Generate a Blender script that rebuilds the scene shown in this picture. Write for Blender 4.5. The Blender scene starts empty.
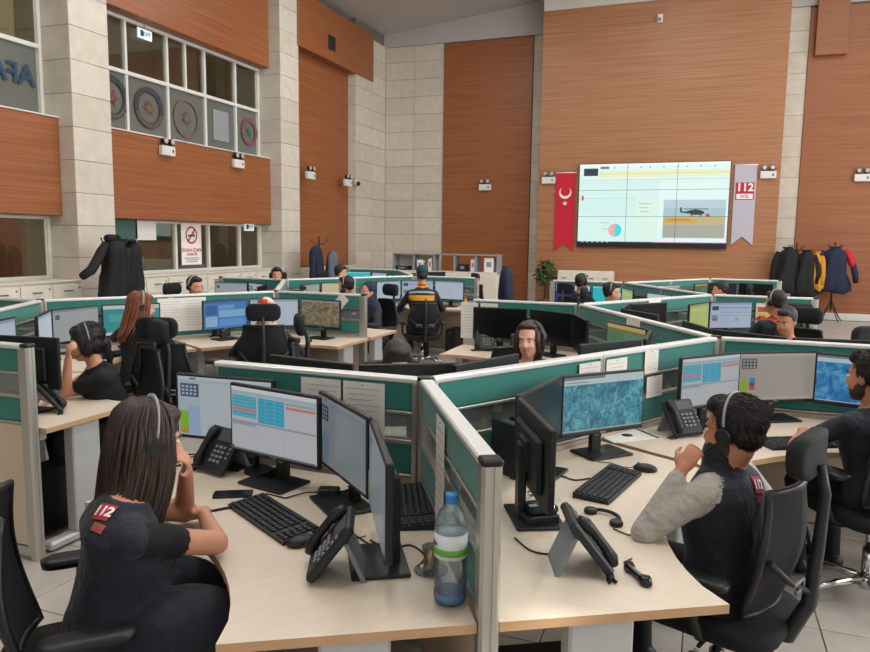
import bpy, bmesh, math, random
import numpy as np
from mathutils import Vector, Matrix
from mathutils.kdtree import KDTree
from mathutils.bvhtree import BVHTree
random.seed(7)
C = bpy.context.scene.collection
SC = bpy.context.scene
PI = math.pi
rad = math.radians

# ------------------------------------------------------------------ camera
F_PX, CXP, CYP = 719.36, 435.0, 326.0
PITCH, ROLL, YAW, CAM_H = rad(6.823), rad(.739), rad(20.351), 1.78
_fw = Vector((-math.sin(YAW)*math.cos(PITCH), math.cos(YAW)*math.cos(PITCH), -math.sin(PITCH)))
_rt = Vector((math.cos(YAW), math.sin(YAW), 0))
_up = _rt.cross(_fw)
_r2 = _rt*math.cos(ROLL) + _up*math.sin(ROLL)
_u2 = _up*math.cos(ROLL) - _rt*math.sin(ROLL)
cam_d = bpy.data.cameras.new('camera')
cam = bpy.data.objects.new('camera', cam_d)
C.objects.link(cam)
cam_d.sensor_width = 36.0
cam_d.lens = F_PX/870.0*36.0
cam_d.clip_start = .05
cam.matrix_world = Matrix(((_r2.x, _u2.x, -_fw.x, 0), (_r2.y, _u2.y, -_fw.y, 0), (_r2.z, _u2.z, -_fw.z, CAM_H), (0, 0, 0, 1)))
SC.camera = cam

def at(x, y, z):
    """photo pixel -> point on the horizontal plane z"""
    r = _fw + _r2*((x-CXP)/F_PX) - _u2*((y-CYP)/F_PX)
    t = (z-CAM_H)/r.z
    return Vector((r.x*t, r.y*t, z))
def at_y(x, y, Y):
    r = _fw + _r2*((x-CXP)/F_PX) - _u2*((y-CYP)/F_PX)
    t = Y/r.y
    return Vector((r.x*t, Y, CAM_H+r.z*t))
def at_x(x, y, X):
    r = _fw + _r2*((x-CXP)/F_PX) - _u2*((y-CYP)/F_PX)
    t = X/r.x
    return Vector((X, r.y*t, CAM_H+r.z*t))

# ------------------------------------------------------------------ world, daylight, exposure
vs = SC.view_settings
vs.view_transform = 'Standard'; vs.look = 'None'; vs.gamma = 1.0; vs.exposure = 0.0
vs.use_curve_mapping = False
w = bpy.data.worlds.new('world'); SC.world = w; w.use_nodes = True
bgn = w.node_tree.nodes['Background']
bgn.inputs[0].default_value = (.75, .86, 1, 1); bgn.inputs[1].default_value = 1.0

def area(name, loc, size, rot, power, col=(1, .96, .9), spread=180):
    d = bpy.data.lights.new(name, 'AREA'); d.shape = 'RECTANGLE'; d.size, d.size_y = size
    d.energy = power; d.color = col; d.spread = rad(spread)
    o = bpy.data.objects.new(name, d); C.objects.link(o); o.location = loc; o.rotation_euler = rot
    return o
# daylight of unseen right-hand windows, plus a fill light added behind the camera
area('window_daylight_right', (8.85, 8.2, 4.3), (4.6, 17.0), (0, rad(90), 0), 1330, (.96, .98, 1))
area('window_daylight_behind', (-.5, -4.85, 4.6), (13, 3.6), (rad(90), 0, 0), 120, (.96, .98, 1))
sun_d = bpy.data.lights.new('sun', 'SUN'); sun_d.energy = 5.0; sun_d.angle = rad(.6); sun_d.color = (1, .93, .82)
sun = bpy.data.objects.new('sun', sun_d); C.objects.link(sun)

# ------------------------------------------------------------------ materials
MATS = {}
def mat(name, col, rough=.6, metal=0, bump=0, bscale=60, var=0, vscale=8, spec=.5, emit=None, estr=0, coat=0, sheen=0, stretch=None):
    if name in MATS: return MATS[name]
    m = bpy.data.materials.new(name); m.use_nodes = True
    nt = m.node_tree; b = nt.nodes['Principled BSDF']
    b.inputs['Base Color'].default_value = (*col, 1)
    b.inputs['Roughness'].default_value = rough; b.inputs['Metallic'].default_value = metal
    b.inputs['Specular IOR Level'].default_value = spec
    if coat: b.inputs['Coat Weight'].default_value = coat
    if sheen: b.inputs['Sheen Weight'].default_value = sheen
    if emit: b.inputs['Emission Color'].default_value = (*emit, 1); b.inputs['Emission Strength'].default_value = estr
    if bump or var:
        tc = nt.nodes.new('ShaderNodeTexCoord'); mp = nt.nodes.new('ShaderNodeMapping')
        nt.links.new(tc.outputs['Object'], mp.inputs[0])
        if stretch: mp.inputs['Scale'].default_value = stretch
    if var:
        n = nt.nodes.new('ShaderNodeTexNoise'); n.inputs['Scale'].default_value = vscale; n.inputs['Detail'].default_value = 5
        nt.links.new(mp.outputs[0], n.inputs['Vector'])
        r = nt.nodes.new('ShaderNodeValToRGB')
        r.color_ramp.elements[0].position = .3; r.color_ramp.elements[1].position = .7
        r.color_ramp.elements[0].color = (*[max(0, c*(1-var)) for c in col], 1)
        r.color_ramp.elements[1].color = (*[min(1, c*(1+var)) for c in col], 1)
        nt.links.new(n.outputs['Fac'], r.inputs[0]); nt.links.new(r.outputs[0], b.inputs['Base Color'])
    if bump:
        n2 = nt.nodes.new('ShaderNodeTexNoise'); n2.inputs['Scale'].default_value = bscale; n2.inputs['Detail'].default_value = 3
        nt.links.new(mp.outputs[0], n2.inputs['Vector'])
        bp = nt.nodes.new('ShaderNodeBump'); bp.inputs['Strength'].default_value = bump; bp.inputs['Distance'].default_value = .004 if bscale > 20 else .02
        nt.links.new(n2.outputs['Fac'], bp.inputs['Height']); nt.links.new(bp.outputs[0], b.inputs['Normal'])
    MATS[name] = m
    return m

def wood_mat(name, dark, light, sc=(.32, 19.0), rough=.42):
    m = bpy.data.materials.new(name); m.use_nodes = True; nt = m.node_tree; b = nt.nodes['Principled BSDF']
    g = nt.nodes.new('ShaderNodeNewGeometry'); s = nt.nodes.new('ShaderNodeSeparateXYZ')
    nt.links.new(g.outputs['Position'], s.inputs[0])
    a = nt.nodes.new('ShaderNodeMath'); a.operation = 'ADD'
    nt.links.new(s.outputs[0], a.inputs[0]); nt.links.new(s.outputs[1], a.inputs[1])
    cb = nt.nodes.new('ShaderNodeCombineXYZ'); nt.links.new(a.outputs[0], cb.inputs[0]); nt.links.new(s.outputs[2], cb.inputs[1])
    mp = nt.nodes.new('ShaderNodeMapping'); mp.inputs['Scale'].default_value = (sc[0], sc[1], 1)
    nt.links.new(cb.outputs[0], mp.inputs[0])
    n = nt.nodes.new('ShaderNodeTexNoise'); n.inputs['Scale'].default_value = 1.6; n.inputs['Detail'].default_value = 7; n.inputs['Roughness'].default_value = .62; n.inputs['Distortion'].default_value = .25
    nt.links.new(mp.outputs[0], n.inputs['Vector'])
    r = nt.nodes.new('ShaderNodeValToRGB'); e = r.color_ramp.elements
    e[0].position = .28; e[0].color = (*dark, 1); e[1].position = .72; e[1].color = (*light, 1)
    nt.links.new(n.outputs['Fac'], r.inputs[0]); nt.links.new(r.outputs[0], b.inputs['Base Color'])
    b.inputs['Roughness'].default_value = rough
    bp = nt.nodes.new('ShaderNodeBump'); bp.inputs['Strength'].default_value = .12; bp.inputs['Distance'].default_value = .003
    nt.links.new(n.outputs['Fac'], bp.inputs['Height']); nt.links.new(bp.outputs[0], b.inputs['Normal'])
    MATS[name] = m
    return m

def random_mat(name, cols, rough, nscale=6, nvar=.08, bump=.1, spec=.5):
    """per-object tint from Object Info random, plus mottling: stone and floor tiles"""
    m = bpy.data.materials.new(name); m.use_nodes = True; nt = m.node_tree; b = nt.nodes['Principled BSDF']
    oi = nt.nodes.new('ShaderNodeObjectInfo'); r = nt.nodes.new('ShaderNodeValToRGB'); e = r.color_ramp.elements
    e[0].color = (*cols[0], 1); e[1].color = (*cols[1], 1)
    nt.links.new(oi.outputs['Random'], r.inputs[0])
    g = nt.nodes.new('ShaderNodeNewGeometry')
    n = nt.nodes.new('ShaderNodeTexNoise'); n.inputs['Scale'].default_value = nscale; n.inputs['Detail'].default_value = 6
    nt.links.new(g.outputs['Position'], n.inputs['Vector'])
    mr = nt.nodes.new('ShaderNodeMapRange'); mr.inputs[3].default_value = 1-nvar; mr.inputs[4].default_value = 1+nvar
    mr.inputs[1].default_value = .3; mr.inputs[2].default_value = .7
    nt.links.new(n.outputs['Fac'], mr.inputs[0])
    mx = nt.nodes.new('ShaderNodeVectorMath'); mx.operation = 'SCALE'
    nt.links.new(r.outputs[0], mx.inputs[0]); nt.links.new(mr.outputs[0], mx.inputs['Scale'])
    nt.links.new(mx.outputs[0], b.inputs['Base Color'])
    b.inputs['Roughness'].default_value = rough; b.inputs['Specular IOR Level'].default_value = spec
    bp = nt.nodes.new('ShaderNodeBump'); bp.inputs['Strength'].default_value = bump; bp.inputs['Distance'].default_value = .003
    nt.links.new(n.outputs['Fac'], bp.inputs['Height']); nt.links.new(bp.outputs[0], b.inputs['Normal'])
    MATS[name] = m
    return m

def glass_mat(name, tint, gloss=.08, film=0.0, filmcol=(.4, .42, .4), rough=.02):
    """thin pane: transparent, a little mirror, optionally a milky film"""
    m = bpy.data.materials.new(name); m.use_nodes = True; nt = m.node_tree
    nt.nodes.remove(nt.nodes['Principled BSDF']); out = nt.nodes['Material Output']
    t = nt.nodes.new('ShaderNodeBsdfTransparent'); t.inputs[0].default_value = (*tint, 1)
    g = nt.nodes.new('ShaderNodeBsdfGlossy'); g.inputs['Roughness'].default_value = rough
    lw = nt.nodes.new('ShaderNodeFresnel'); lw.inputs[0].default_value = 1.45
    ml = nt.nodes.new('ShaderNodeMath'); ml.operation = 'MULTIPLY_ADD'; ml.inputs[1].default_value = .8; ml.inputs[2].default_value = gloss*.5
    nt.links.new(lw.outputs[0], ml.inputs[0])
    src = t.outputs[0]
    if film:
        d = nt.nodes.new('ShaderNodeBsdfDiffuse'); d.inputs[0].default_value = (*filmcol, 1)
        m1 = nt.nodes.new('ShaderNodeMixShader'); m1.inputs[0].default_value = film
        nt.links.new(t.outputs[0], m1.inputs[1]); nt.links.new(d.outputs[0], m1.inputs[2]); src = m1.outputs[0]
    mx = nt.nodes.new('ShaderNodeMixShader'); nt.links.new(ml.outputs[0], mx.inputs[0])
    nt.links.new(src, mx.inputs[1]); nt.links.new(g.outputs[0], mx.inputs[2]); nt.links.new(mx.outputs[0], out.inputs[0])
    MATS[name] = m
    return m

def screen_mats():
    # user interface: flat print read from a colour attribute
    m = bpy.data.materials.new('screen_print'); m.use_nodes = True; nt = m.node_tree; b = nt.nodes['Principled BSDF']
    a = nt.nodes.new('ShaderNodeAttribute'); a.attribute_name = 'Col'
    b.inputs['Base Color'].default_value = (.01, .01, .01, 1); b.inputs['Roughness'].default_value = .28
    nt.links.new(a.outputs['Color'], b.inputs['Emission Color']); b.inputs['Emission Strength'].default_value = .8
    MATS['screen_print'] = m
    m2 = m.copy(); m2.name = 'video_print'; m2.node_tree.nodes['Principled BSDF'].inputs['Emission Strength'].default_value = .95; MATS['video_print'] = m2
    b.inputs['Emission Strength'].default_value = .66
    def noisy(name, cols, scale, strength=.8, det=6):
        m = bpy.data.materials.new(name); m.use_nodes = True; nt = m.node_tree; b = nt.nodes['Principled BSDF']
        tc = nt.nodes.new('ShaderNodeTexCoord'); n = nt.nodes.new('ShaderNodeTexNoise'); n.inputs['Scale'].default_value = scale; n.inputs['Detail'].default_value = det
        n.inputs['Distortion'].default_value = 1.5
        nt.links.new(tc.outputs['Object'], n.inputs['Vector'])
        r = nt.nodes.new('ShaderNodeValToRGB'); e = r.color_ramp.elements
        e[0].position = .35; e[0].color = (*cols[0], 1); e[1].position = .66; e[1].color = (*cols[-1], 1)
        if len(cols) == 3:
            k = e.new(.5); k.color = (*cols[1], 1)
        nt.links.new(n.outputs['Fac'], r.inputs[0]); nt.links.new(r.outputs[0], b.inputs['Emission Color'])
        b.inputs['Emission Strength'].default_value = strength; b.inputs['Base Color'].default_value = (.01, .01, .01, 1); b.inputs['Roughness'].default_value = .28
        MATS[name] = m
    noisy('screen_map', [(.012, .10, .16), (.03, .22, .30), (.12, .38, .44)], 22)
    noisy('screen_map_blue', [(.01, .09, .24), (.02, .18, .40), (.12, .38, .55)], 12)
    noisy('screen_aerial', [(.05, .06, .03), (.16, .13, .07), (.34, .26, .17)], 34)
screen_mats()

def mirror_rgb(h):
    h = h.lstrip('#'); c = [int(h[i:i+2], 16)/255 for i in (0, 2, 4)]
    return tuple(x/12.92 if x <= .04045 else ((x+.055)/1.055)**2.4 for x in c)
S = mirror_rgb
wood_mat('wood', S('7c4726'), S('a4643a'))
wood_mat('wood_screen', S('8c5a38'), S('b47f58'))  # lighter copy of the wood: glare on the screen panel put into colour
random_mat('stone', [S('c5bcac'), S('d1c9ba')], .7, 5, .07, .15)
random_mat('floor_tile', [S('b0a89e'), S('bab3a9')], .3, 9, .06, .04)
mat('grout', S('6f685c'), .9)
mat('plaster', S('c9c5bc'), .85, var=.03, vscale=2)
mat('ceiling', S('b4b1ad'), .9, var=.03, vscale=1.5)
mat('white_paint', S('d8d6d0'), .6)
mat('teal', S('2f7a70'), .92, bump=.25, bscale=500, var=.06, vscale=30, sheen=.2)
mat('laminate', S('cdb9a2'), .55, var=.03, vscale=4)
mat('alu', S('c3c0b8'), .34, .75)
mat('alu_top', S('e6e6e2'), .32, .25)  # paler than alu: the white glare on the top rails is painted in
mat('black_plastic', S('0f1113'), .45)
mat('black_gloss', S('0c0d0f'), .18)
mat('charcoal', S('1c1f22'), .5)
mat('dark_grey', S('4a4d50'), .5)
mat('grey_plastic', S('7d8184'), .5)
mat('desk_top', S('d2c2ae'), .42, var=.035, vscale=7, stretch=(1, 8, 1))
mat('desk_edge', S('c19a74'), .5, var=.05, vscale=9)
mat('desk_metal', S('c2c4c4'), .42, .2)
mat('white_laminate', S('d9d2c3'), .5)
mat('mesh_black', S('0b0d0f'), .8, bump=.5, bscale=420)
mat('fabric_black', S('0b0d0f'), .9, bump=.3, bscale=320)
mat('chrome', S('d0d0d0'), .18, 1)
mat('paper', S('e8e4dc'), .9)
mat('paper_ink', S('b3aea8'), .9)
mat('red', S('c4122f'), .7, bump=.1, bscale=200)
mat('red_print', S('b81f36'), .7)
mat('white_print', S('eae6e2'), .7)
mat('lilac_cloth', S('b7b3bd'), .8, bump=.1, bscale=200)
mat('brass', S('b98a4a'), .35, .8)
mat('skin', S('c98f72'), .5, var=.05, vscale=18)
mat('skin_tan', S('b57a5b'), .5, var=.05, vscale=18)
mat('skin_pale', S('dda88e'), .5, var=.05, vscale=18)
mat('navy', S('0f1422'), .8, bump=1.0, bscale=13, sheen=.1)
mat('black_cloth', S('0f1013'), .9, bump=1.0, bscale=14)
mat('grey_knit', S('a59e96'), .95, bump=1.0, bscale=18, var=.06, vscale=30)
mat('maroon', S('5a1424'), .85, bump=.3, bscale=70)
mat('trousers', S('14161c'), .9, bump=.3, bscale=80)
mat('shoe', S('121212'), .5)
mat('hair_dark', S('17110f'), .42, bump=.6, bscale=60, stretch=(9, 9, .5), var=.5, vscale=26)
mat('hair_brown', S('33211b'), .4, bump=.6, bscale=60, stretch=(9, 9, .5), var=.5, vscale=26)
mat('hair_auburn', S('7a4324'), .42, bump=.6, bscale=60, stretch=(9, 9, .5), var=.45, vscale=26)
mat('hair_short', S('1b1513'), .6, bump=.3, bscale=160, var=.4, vscale=60)
mat('beard', S('3a2a22'), .8, bump=.5, bscale=300)
mat('eye_white', S('e8e2dc'), .2)
mat('iris', S('20140e'), .15)
mat('lip', S('a8544c'), .4)
mat('teeth', S('efe8de'), .3)
mat('cap_green', S('173f42'), .85)
mat('vest_yellow', S('d99a1e'), .8)
mat('vest_grey', S('8f9296'), .5)
mat('band_red', S('d8402f'), .8)
mat('plant', S('2c4a24'), .6, var=.3, vscale=20)
mat('pot', S('6b4a36'), .7)
mat('jacket_black', S('0c0e10'), .8, bump=.4, bscale=25)
mat('jacket_navy', S('18213a'), .8, bump=.4, bscale=25)
mat('jacket_grey', S('5b6470'), .8, bump=.4, bscale=25)
mat('jacket_yellow', S('c8891c'), .8, bump=.4, bscale=25)
mat('stand_brown', S('3a2419'), .5)
mat('lamp_lens', S('c9c6c0'), .1, .3)
mat('exit_sign', S('dfe9e6'), .4, emit=S('cfe0e2'), estr=.5)
mat('sign_dark', S('23272b'), .5)
mat('blue_print', S('29465f'), .8)
mat('lamp_panel', (1, 1, 1), .5, emit=(1, .97, .92), estr=4)  # glow of the added ceiling panels
mat('door_wood', S('5b3a26'), .5)
mat('inner_wall', S('a2977f'), .85)
glass_mat('partition_glass', (.86, .93, .91), .3, .22, (.70, .78, .77), .05)  # pale diffuse film stands in for white reflections on the glass
glass_mat('window_glass', (.74, .73, .66), .10)
glass_mat('window_film', (.75, .75, .72), .08, .72, (.19, .20, .18))
glass_mat('bottle_plastic', (.93, .97, .98), .10, .06, (.8, .88, .92))
glass_mat('water', (.93, .97, .99), .02, .03, (.7, .82, .9))
mat('bottle_blue', S('2f86c8'), .35)
mat('label_green', S('6cb34a'), .6)
mat('label_white', S('dfe7ea'), .6)
M = MATS

# ------------------------------------------------------------------ mesh helpers
def rotz(a): return Matrix.Rotation(a, 3, 'Z')
class MB:
    def __init__(s): s.v = []; s.f = []; s.m = []; s.sm = []; s.col = None
    def add(s, vs, fs, mi=0, smooth=False):
        o = len(s.v); s.v.extend([tuple(p) for p in vs])
        for f in fs: s.f.append(tuple(i+o for i in f)); s.m.append(mi); s.sm.append(smooth)
        return s
    def box(s, c, d, R=None, mi=0, ch=0.0):
        hx, hy, hz = d[0]/2, d[1]/2, d[2]/2
        c = Vector(c)
        if ch <= 0:
            vs = [Vector((x*hx, y*hy, z*hz)) for x in (-1, 1) for y in (-1, 1) for z in (-1, 1)]
            fs = [(0, 1, 3, 2), (4, 6, 7, 5), (0, 4, 5, 1), (2, 3, 7, 6), (0, 2, 6, 4), (1, 5, 7, 3)]
        else:
            ch = min(ch, hx*.95, hy*.95, hz*.95)
            vs = []; idx = {}
            for x in (-1, 1):
                for y in (-1, 1):
                    for z in (-1, 1):
                        for k in range(3):
                            p = [x*(hx-ch), y*(hy-ch), z*(hz-ch)]; p[k] = (x, y, z)[k]*(hx, hy, hz)[k]
                            idx[(x, y, z, k)] = len(vs); vs.append(Vector(p))
            fs = []
            def q(a, n):
                # order so the face looks along n
                p0, p1, p2 = vs[a[0]], vs[a[1]], vs[a[2]]
                if (p1-p0).cross(p2-p0).dot(Vector(n)) < 0: a = a[::-1]
                fs.append(tuple(a))
            for k in range(3):
                for sg in (-1, 1):
                    i, j = [(1, 2), (0, 2), (0, 1)][k]
                    a = []
                    for u, w_ in ((-1, -1), (1, -1), (1, 1), (-1, 1)):
                        t = [0, 0, 0]; t[k] = sg; t[i] = u; t[j] = w_; a.append(idx[(*t, k)])
                    n = [0, 0, 0]; n[k] = sg; q(a, n)
            for k in range(3):
                i, j = [(1, 2), (0, 2), (0, 1)][k]
                for u in (-1, 1):
                    for w_ in (-1, 1):
                        def g(e, ax):
                            t = [0, 0, 0]; t[k] = e; t[i] = u; t[j] = w_; return idx[(*t, ax)]
                        n = [0, 0, 0]; n[i] = u; n[j] = w_
                        q([g(-1, i), g(1, i), g(1, j), g(-1, j)], n)
            for x in (-1, 1):
                for y in (-1, 1):
                    for z in (-1, 1):
                        q([idx[(x, y, z, 0)], idx[(x, y, z, 1)], idx[(x, y, z, 2)]], (x, y, z))
        if R is not None: vs = [R @ p for p in vs]
        return s.add([p+c for p in vs], fs, mi)
    def cyl(s, p0, p1, r0, r1=None, n=12, mi=0, smooth=True):
        return s.tube([p0, p1], [r0, r0 if r1 is None else r1], n, mi, smooth)
    def tube(s, path, r, n=8, mi=0, smooth=True, flat=1.0):
        path = [Vector(p) for p in path]
        if not isinstance(r, (list, tuple)): r = [r]*len(path)
        o = []; up = None
        for i, p in enumerate(path):
            a = path[max(i-1, 0)]; b = path[min(i+1, len(path)-1)]
            t = (b-a); t = t.normalized() if t.length > 1e-9 else Vector((0, 0, 1))
            if up is None:
                up = Vector((0, 0, 1)) if abs(t.z) < .9 else Vector((1, 0, 0))
            e1 = up-t*up.dot(t)
            e1 = e1.normalized() if e1.length > 1e-6 else t.orthogonal().normalized()
            up = e1; e2 = t.cross(e1)
            for k in range(n):
                a_ = 2*PI*k/n
                o.append(p + e1*math.cos(a_)*r[i] + e2*math.sin(a_)*r[i]*flat)
        fs = [(i*n+k, i*n+(k+1) % n, (i+1)*n+(k+1) % n, (i+1)*n+k) for i in range(len(path)-1) for k in range(n)]
        s.add(o, fs, mi, smooth)
        L_ = len(path)-1; base = len(s.v)-len(o)
        for f in (tuple(range(n))[::-1], tuple(L_*n+k for k in range(n))):
            s.f.append(tuple(i+base for i in f)); s.m.append(mi); s.sm.append(False)
        return s
    def lathe(s, prof, c=(0, 0, 0), n=16, mi=0, smooth=True):
        c = Vector(c); vs = []
        for r, z in prof:
            for k in range(n): vs.append(c+Vector((r*math.cos(2*PI*k/n), r*math.sin(2*PI*k/n), z)))
        fs = [(i*n+k, i*n+(k+1) % n, (i+1)*n+(k+1) % n, (i+1)*n+k) for i in range(len(prof)-1) for k in range(n)]
        s.add(vs, fs, mi, smooth)
        base = len(s.v)-len(vs); L_ = len(prof)-1
        if prof[0][0] > 1e-5: s.f.append(tuple(base+k for k in range(n))[::-1]); s.m.append(mi); s.sm.append(False)
        if prof[-1][0] > 1e-5: s.f.append(tuple(base+L_*n+k for k in range(n))); s.m.append(mi); s.sm.append(False)
        return s
    def prism(s, poly, z0, z1, mi=0, mside=None, axis='z', bev=0.0):
        """extrude a polygon; axis says which axis the height is on: z -> (x,y), y -> (x,z), x -> (y,z)"""
        ar = sum(poly[i][0]*poly[(i+1) % len(poly)][1]-poly[(i+1) % len(poly)][0]*poly[i][1] for i in range(len(poly)))
        if ar < 0: poly = poly[::-1]
        def P(p, h):
            return {'z': (p[0], p[1], h), 'y': (p[0], -h, p[1]), 'x': (h, p[0], p[1])}[axis]
        n = len(poly)
        vs = [P(p, z0) for p in poly]+[P(p, z1) for p in poly]
        s.add(vs, [tuple(range(n))[::-1], tuple(range(n, 2*n))], mi)
        s.add(vs, [(i, (i+1) % n, n+(i+1) % n, n+i) for i in range(n)], mi if mside is None else mside)
        return s
    def ell(s, c, r, R=None, nu=14, nv=10, mi=0):
        c = Vector(c); vs = [Vector((0, 0, -r[2]))]
        for j in range(1, nv):
            ph = -PI/2+PI*j/nv
            for k in range(nu):
                th = 2*PI*k/nu
                vs.append(Vector((r[0]*math.cos(ph)*math.cos(th), r[1]*math.cos(ph)*math.sin(th), r[2]*math.sin(ph))))
        vs.append(Vector((0, 0, r[2])))
        if R is not None: vs = [R @ p for p in vs]
        fs = [(0, 1+(k+1) % nu, 1+k) for k in range(nu)]
        for j in range(nv-2):
            for k in range(nu):
                a = 1+j*nu
                fs.append((a+k, a+(k+1) % nu, a+nu+(k+1) % nu, a+nu+k))
        t = len(vs)-1; a = 1+(nv-2)*nu
        fs += [(a+k, a+(k+1) % nu, t) for k in range(nu)]
        return s.add([p+c for p in vs], fs, mi, True)
    def loft(s, rings, mi=0, smooth=True):
        n = len(rings[0]); vs = [p for r in rings for p in r]
        fs = [(i*n+k, i*n+(k+1) % n, (i+1)*n+(k+1) % n, (i+1)*n+k) for i in range(len(rings)-1) for k in range(n)]
        s.add(vs, fs, mi, smooth); base = len(s.v)-len(vs); L_ = len(rings)-1
        s.f.append(tuple(base+k for k in range(n))[::-1]); s.m.append(mi); s.sm.append(smooth)
        s.f.append(tuple(base+L_*n+k for k in range(n))); s.m.append(mi); s.sm.append(smooth)
        return s
    def xf(s, Mx, start=0):
        for i in range(start, len(s.v)): s.v[i] = tuple(Mx @ Vector(s.v[i]))
        return s
    def mesh(s, name, mats):
        me = bpy.data.meshes.new(name); me.from_pydata(s.v, [], s.f)
        for m in (mats if isinstance(mats, (list, tuple)) else [mats]): me.materials.append(MATS[m] if isinstance(m, str) else m)
        me.polygons.foreach_set('material_index', s.m); me.polygons.foreach_set('use_smooth', s.sm)
        me.update()
        return me
    def obj(s, name, mats, parent=None, loc=None, rot=None):
        return new(name, s.mesh(name, mats), parent, loc, rot)

def new(name, data, parent=None, loc=None, rot=None):
    o = bpy.data.objects.new(name, data); C.objects.link(o)
    if parent: o.parent = parent
    if loc is not None: o.location = loc
    if rot is not None: o.rotation_euler = rot if hasattr(rot, '__len__') else (0, 0, rot)
    return o
def tag(o, label=None, cat=None, group=None, kind=None):
    if label: o['label'] = label
    if cat: o['category'] = cat
    if group: o['group'] = group
    if kind: o['kind'] = kind
    return o
def thing(name, label, cat, loc=(0, 0, 0), rz=0, group=None):
    return tag(new(name, None, None, loc, rz), label, cat, group)
KIDS = {}
def clone(root, label, loc, rz, group=None):
    r = root.copy(); C.objects.link(r); r.location = loc; r.rotation_euler = (0, 0, rz)
    r['label'] = label
    if group: r['group'] = group
    elif 'group' in r: del r['group']
    for ch in KIDS.setdefault(root.name, list(root.children)):
        c = ch.copy(); C.objects.link(c); c.parent = r
        for g in KIDS.setdefault(ch.name, list(ch.children)):
            d = g.copy(); C.objects.link(d); d.parent = c
    return r
def text_mesh(txt, size, align='CENTER', depth=.001, bold=0.0):
    cu = bpy.data.curves.new('t', 'FONT'); cu.body = txt; cu.size = size; cu.align_x = align; cu.align_y = 'CENTER'
    cu.extrude = depth; cu.offset = bold; cu.resolution_u = 3
    o = bpy.data.objects.new('t', cu); C.objects.link(o)
    dg = bpy.context.evaluated_depsgraph_get()
    me = bpy.data.meshes.new_from_object(o.evaluated_get(dg))
    bpy.data.objects.remove(o); bpy.data.curves.remove(cu)
    return me
def set_mat(me, m):
    me.materials.clear(); me.materials.append(MATS[m] if isinstance(m, str) else m); return me
# ================================================================== the room
XL, XP, XW = -8.8, -9.08, -9.38        # left wall: stone face, wood panel face, window plane
YB, YS = 19.4, 18.6                    # back wall: stone/wood plane, screen panel plane
XR, Y0 = 9.0, -5.0
def ceil_z(x): return 7.51+.11*(x-XL)
def struct(o): o['kind'] = 'structure'; return o

# floor: bed plus tiles (the 300 that show largest single, the others joined)
bed = struct(MB().box((-1.8, 7.2, -.06), (22.4, 25.2, .1)).obj('floor', 'grout'))
TS = .6
cells_ = [(i, j) for i in range(-16, 16) for j in range(-8, 33)]
def tile_rank(ij):
    x, y = (ij[0]+.5)*TS, (ij[1]+.5)*TS
    d = Vector((x, y, 0))-Vector((0, 0, CAM_H)); z = d.dot(_fw)
    if z < .5: return 1e9
    px = CXP+F_PX*d.dot(_r2)/z; py = CYP-F_PX*d.dot(_u2)/z
    return z+(0 if -60 < px < 930 and py < 760 else 1e5)
cells_.sort(key=tile_rank)
tile_me = MB().box((0, 0, -.008), (TS-.006, TS-.006, .016), ch=.002).mesh('floor_tile', 'floor_tile')
for (i, j) in cells_[:300]:
    new('floor_tile', tile_me, bed, ((i+.5)*TS, (j+.5)*TS, 0))
mb = MB()
for (i, j) in cells_[300:]:
    x, y = (i+.5)*TS, (j+.5)*TS
    if -9.4 < x < XR and Y0 < y < YB: mb.box((x, y, -.008), (TS-.006, TS-.006, .016))
tag(mb.obj('floor_tiles', 'floor_tile', bed), kind='stuff')

# ceiling: sloped slab with beams
mb = MB()
z0, z1 = ceil_z(XL-1.0), ceil_z(XR+.4)
mb.prism([(XL-1.0, z0), (XR+.4, z1), (XR+.4, z1+.2), (XL-1.0, z0+.2)], -(YB+.6), -(Y0-.4), axis='y')
ceil = struct(mb.obj('ceiling', 'ceiling'))

# stone tiles
def stone(parent, a, b, zs, out, th=.03, gap=.006, cuts=1):
    """tiles on the vertical strip from a to b (xy), courses zs, facing out"""
    a, b = Vector((*a, 0)), Vector((*b, 0)); d = (b-a); L_ = d.length/cuts; d.normalize()
    ang = math.atan2(d.y, d.x)
    for k in range(cuts):
        cx = a+d*(L_*(k+.5))
        for z_0, z_1 in zip(zs[:-1], zs[1:]):
            key = (round(L_, 3), round(z_1-z_0, 3))
            if key not in stone.cache:
                stone.cache[key] = MB().box((0, 0, 0), (L_-gap, th, z_1-z_0-gap), ch=.004).mesh('stone_tile', 'stone')
            new('stone_tile', stone.cache[key], parent, (cx.x+out[0]*(-th/2), cx.y+out[1]*(-th/2), (z_0+z_1)/2), ang)
stone.cache = {}
COURSE = .482
zs_all = [COURSE*k for k in range(17)]
def courses(top): return [z for z in zs_all if z < top-.1]+[top]

# left wall: backing with columns
wl = MB()
def colbox(y0, y1, top, x0=-9.9): wl.box(((x0+XL-.03)/2, (y0+y1)/2, top/2), (XL-.03-x0, y1-y0-.06, top))
COL1, COL2, COL3 = (8.31, 9.05), (13.9, 14.66), (17.53, YB)
for y0, y1 in (COL1, COL2): colbox(y0, y1, 7.55)
colbox(COL3[0], YB+.5, 7.55)
colbox(2.0, 2.75, 7.55); colbox(Y0, 1.3, 7.55)
wl.box((-9.5, (14.66+17.53)/2, 3.75), (.78, 17.53-14.66, 7.5))        # behind the tall wood panel
wall_left = struct(wl.obj('wall_left', 'grout'))
for y0, y1 in (COL1, COL2):
    stone(wall_left, (XL, y0), (XL, y1), courses(7.55), (1, 0))
    stone(wall_left, (XL-.66, y0), (XL, y0), courses(7.55), (0, -1))
stone(wall_left, (XL, COL3[0]), (XL, YB), courses(7.2), (1, 0), cuts=2)
stone(wall_left, (XL-.24, COL3[0]), (XL, COL3[0]), courses(7.2), (0, -1))
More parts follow.
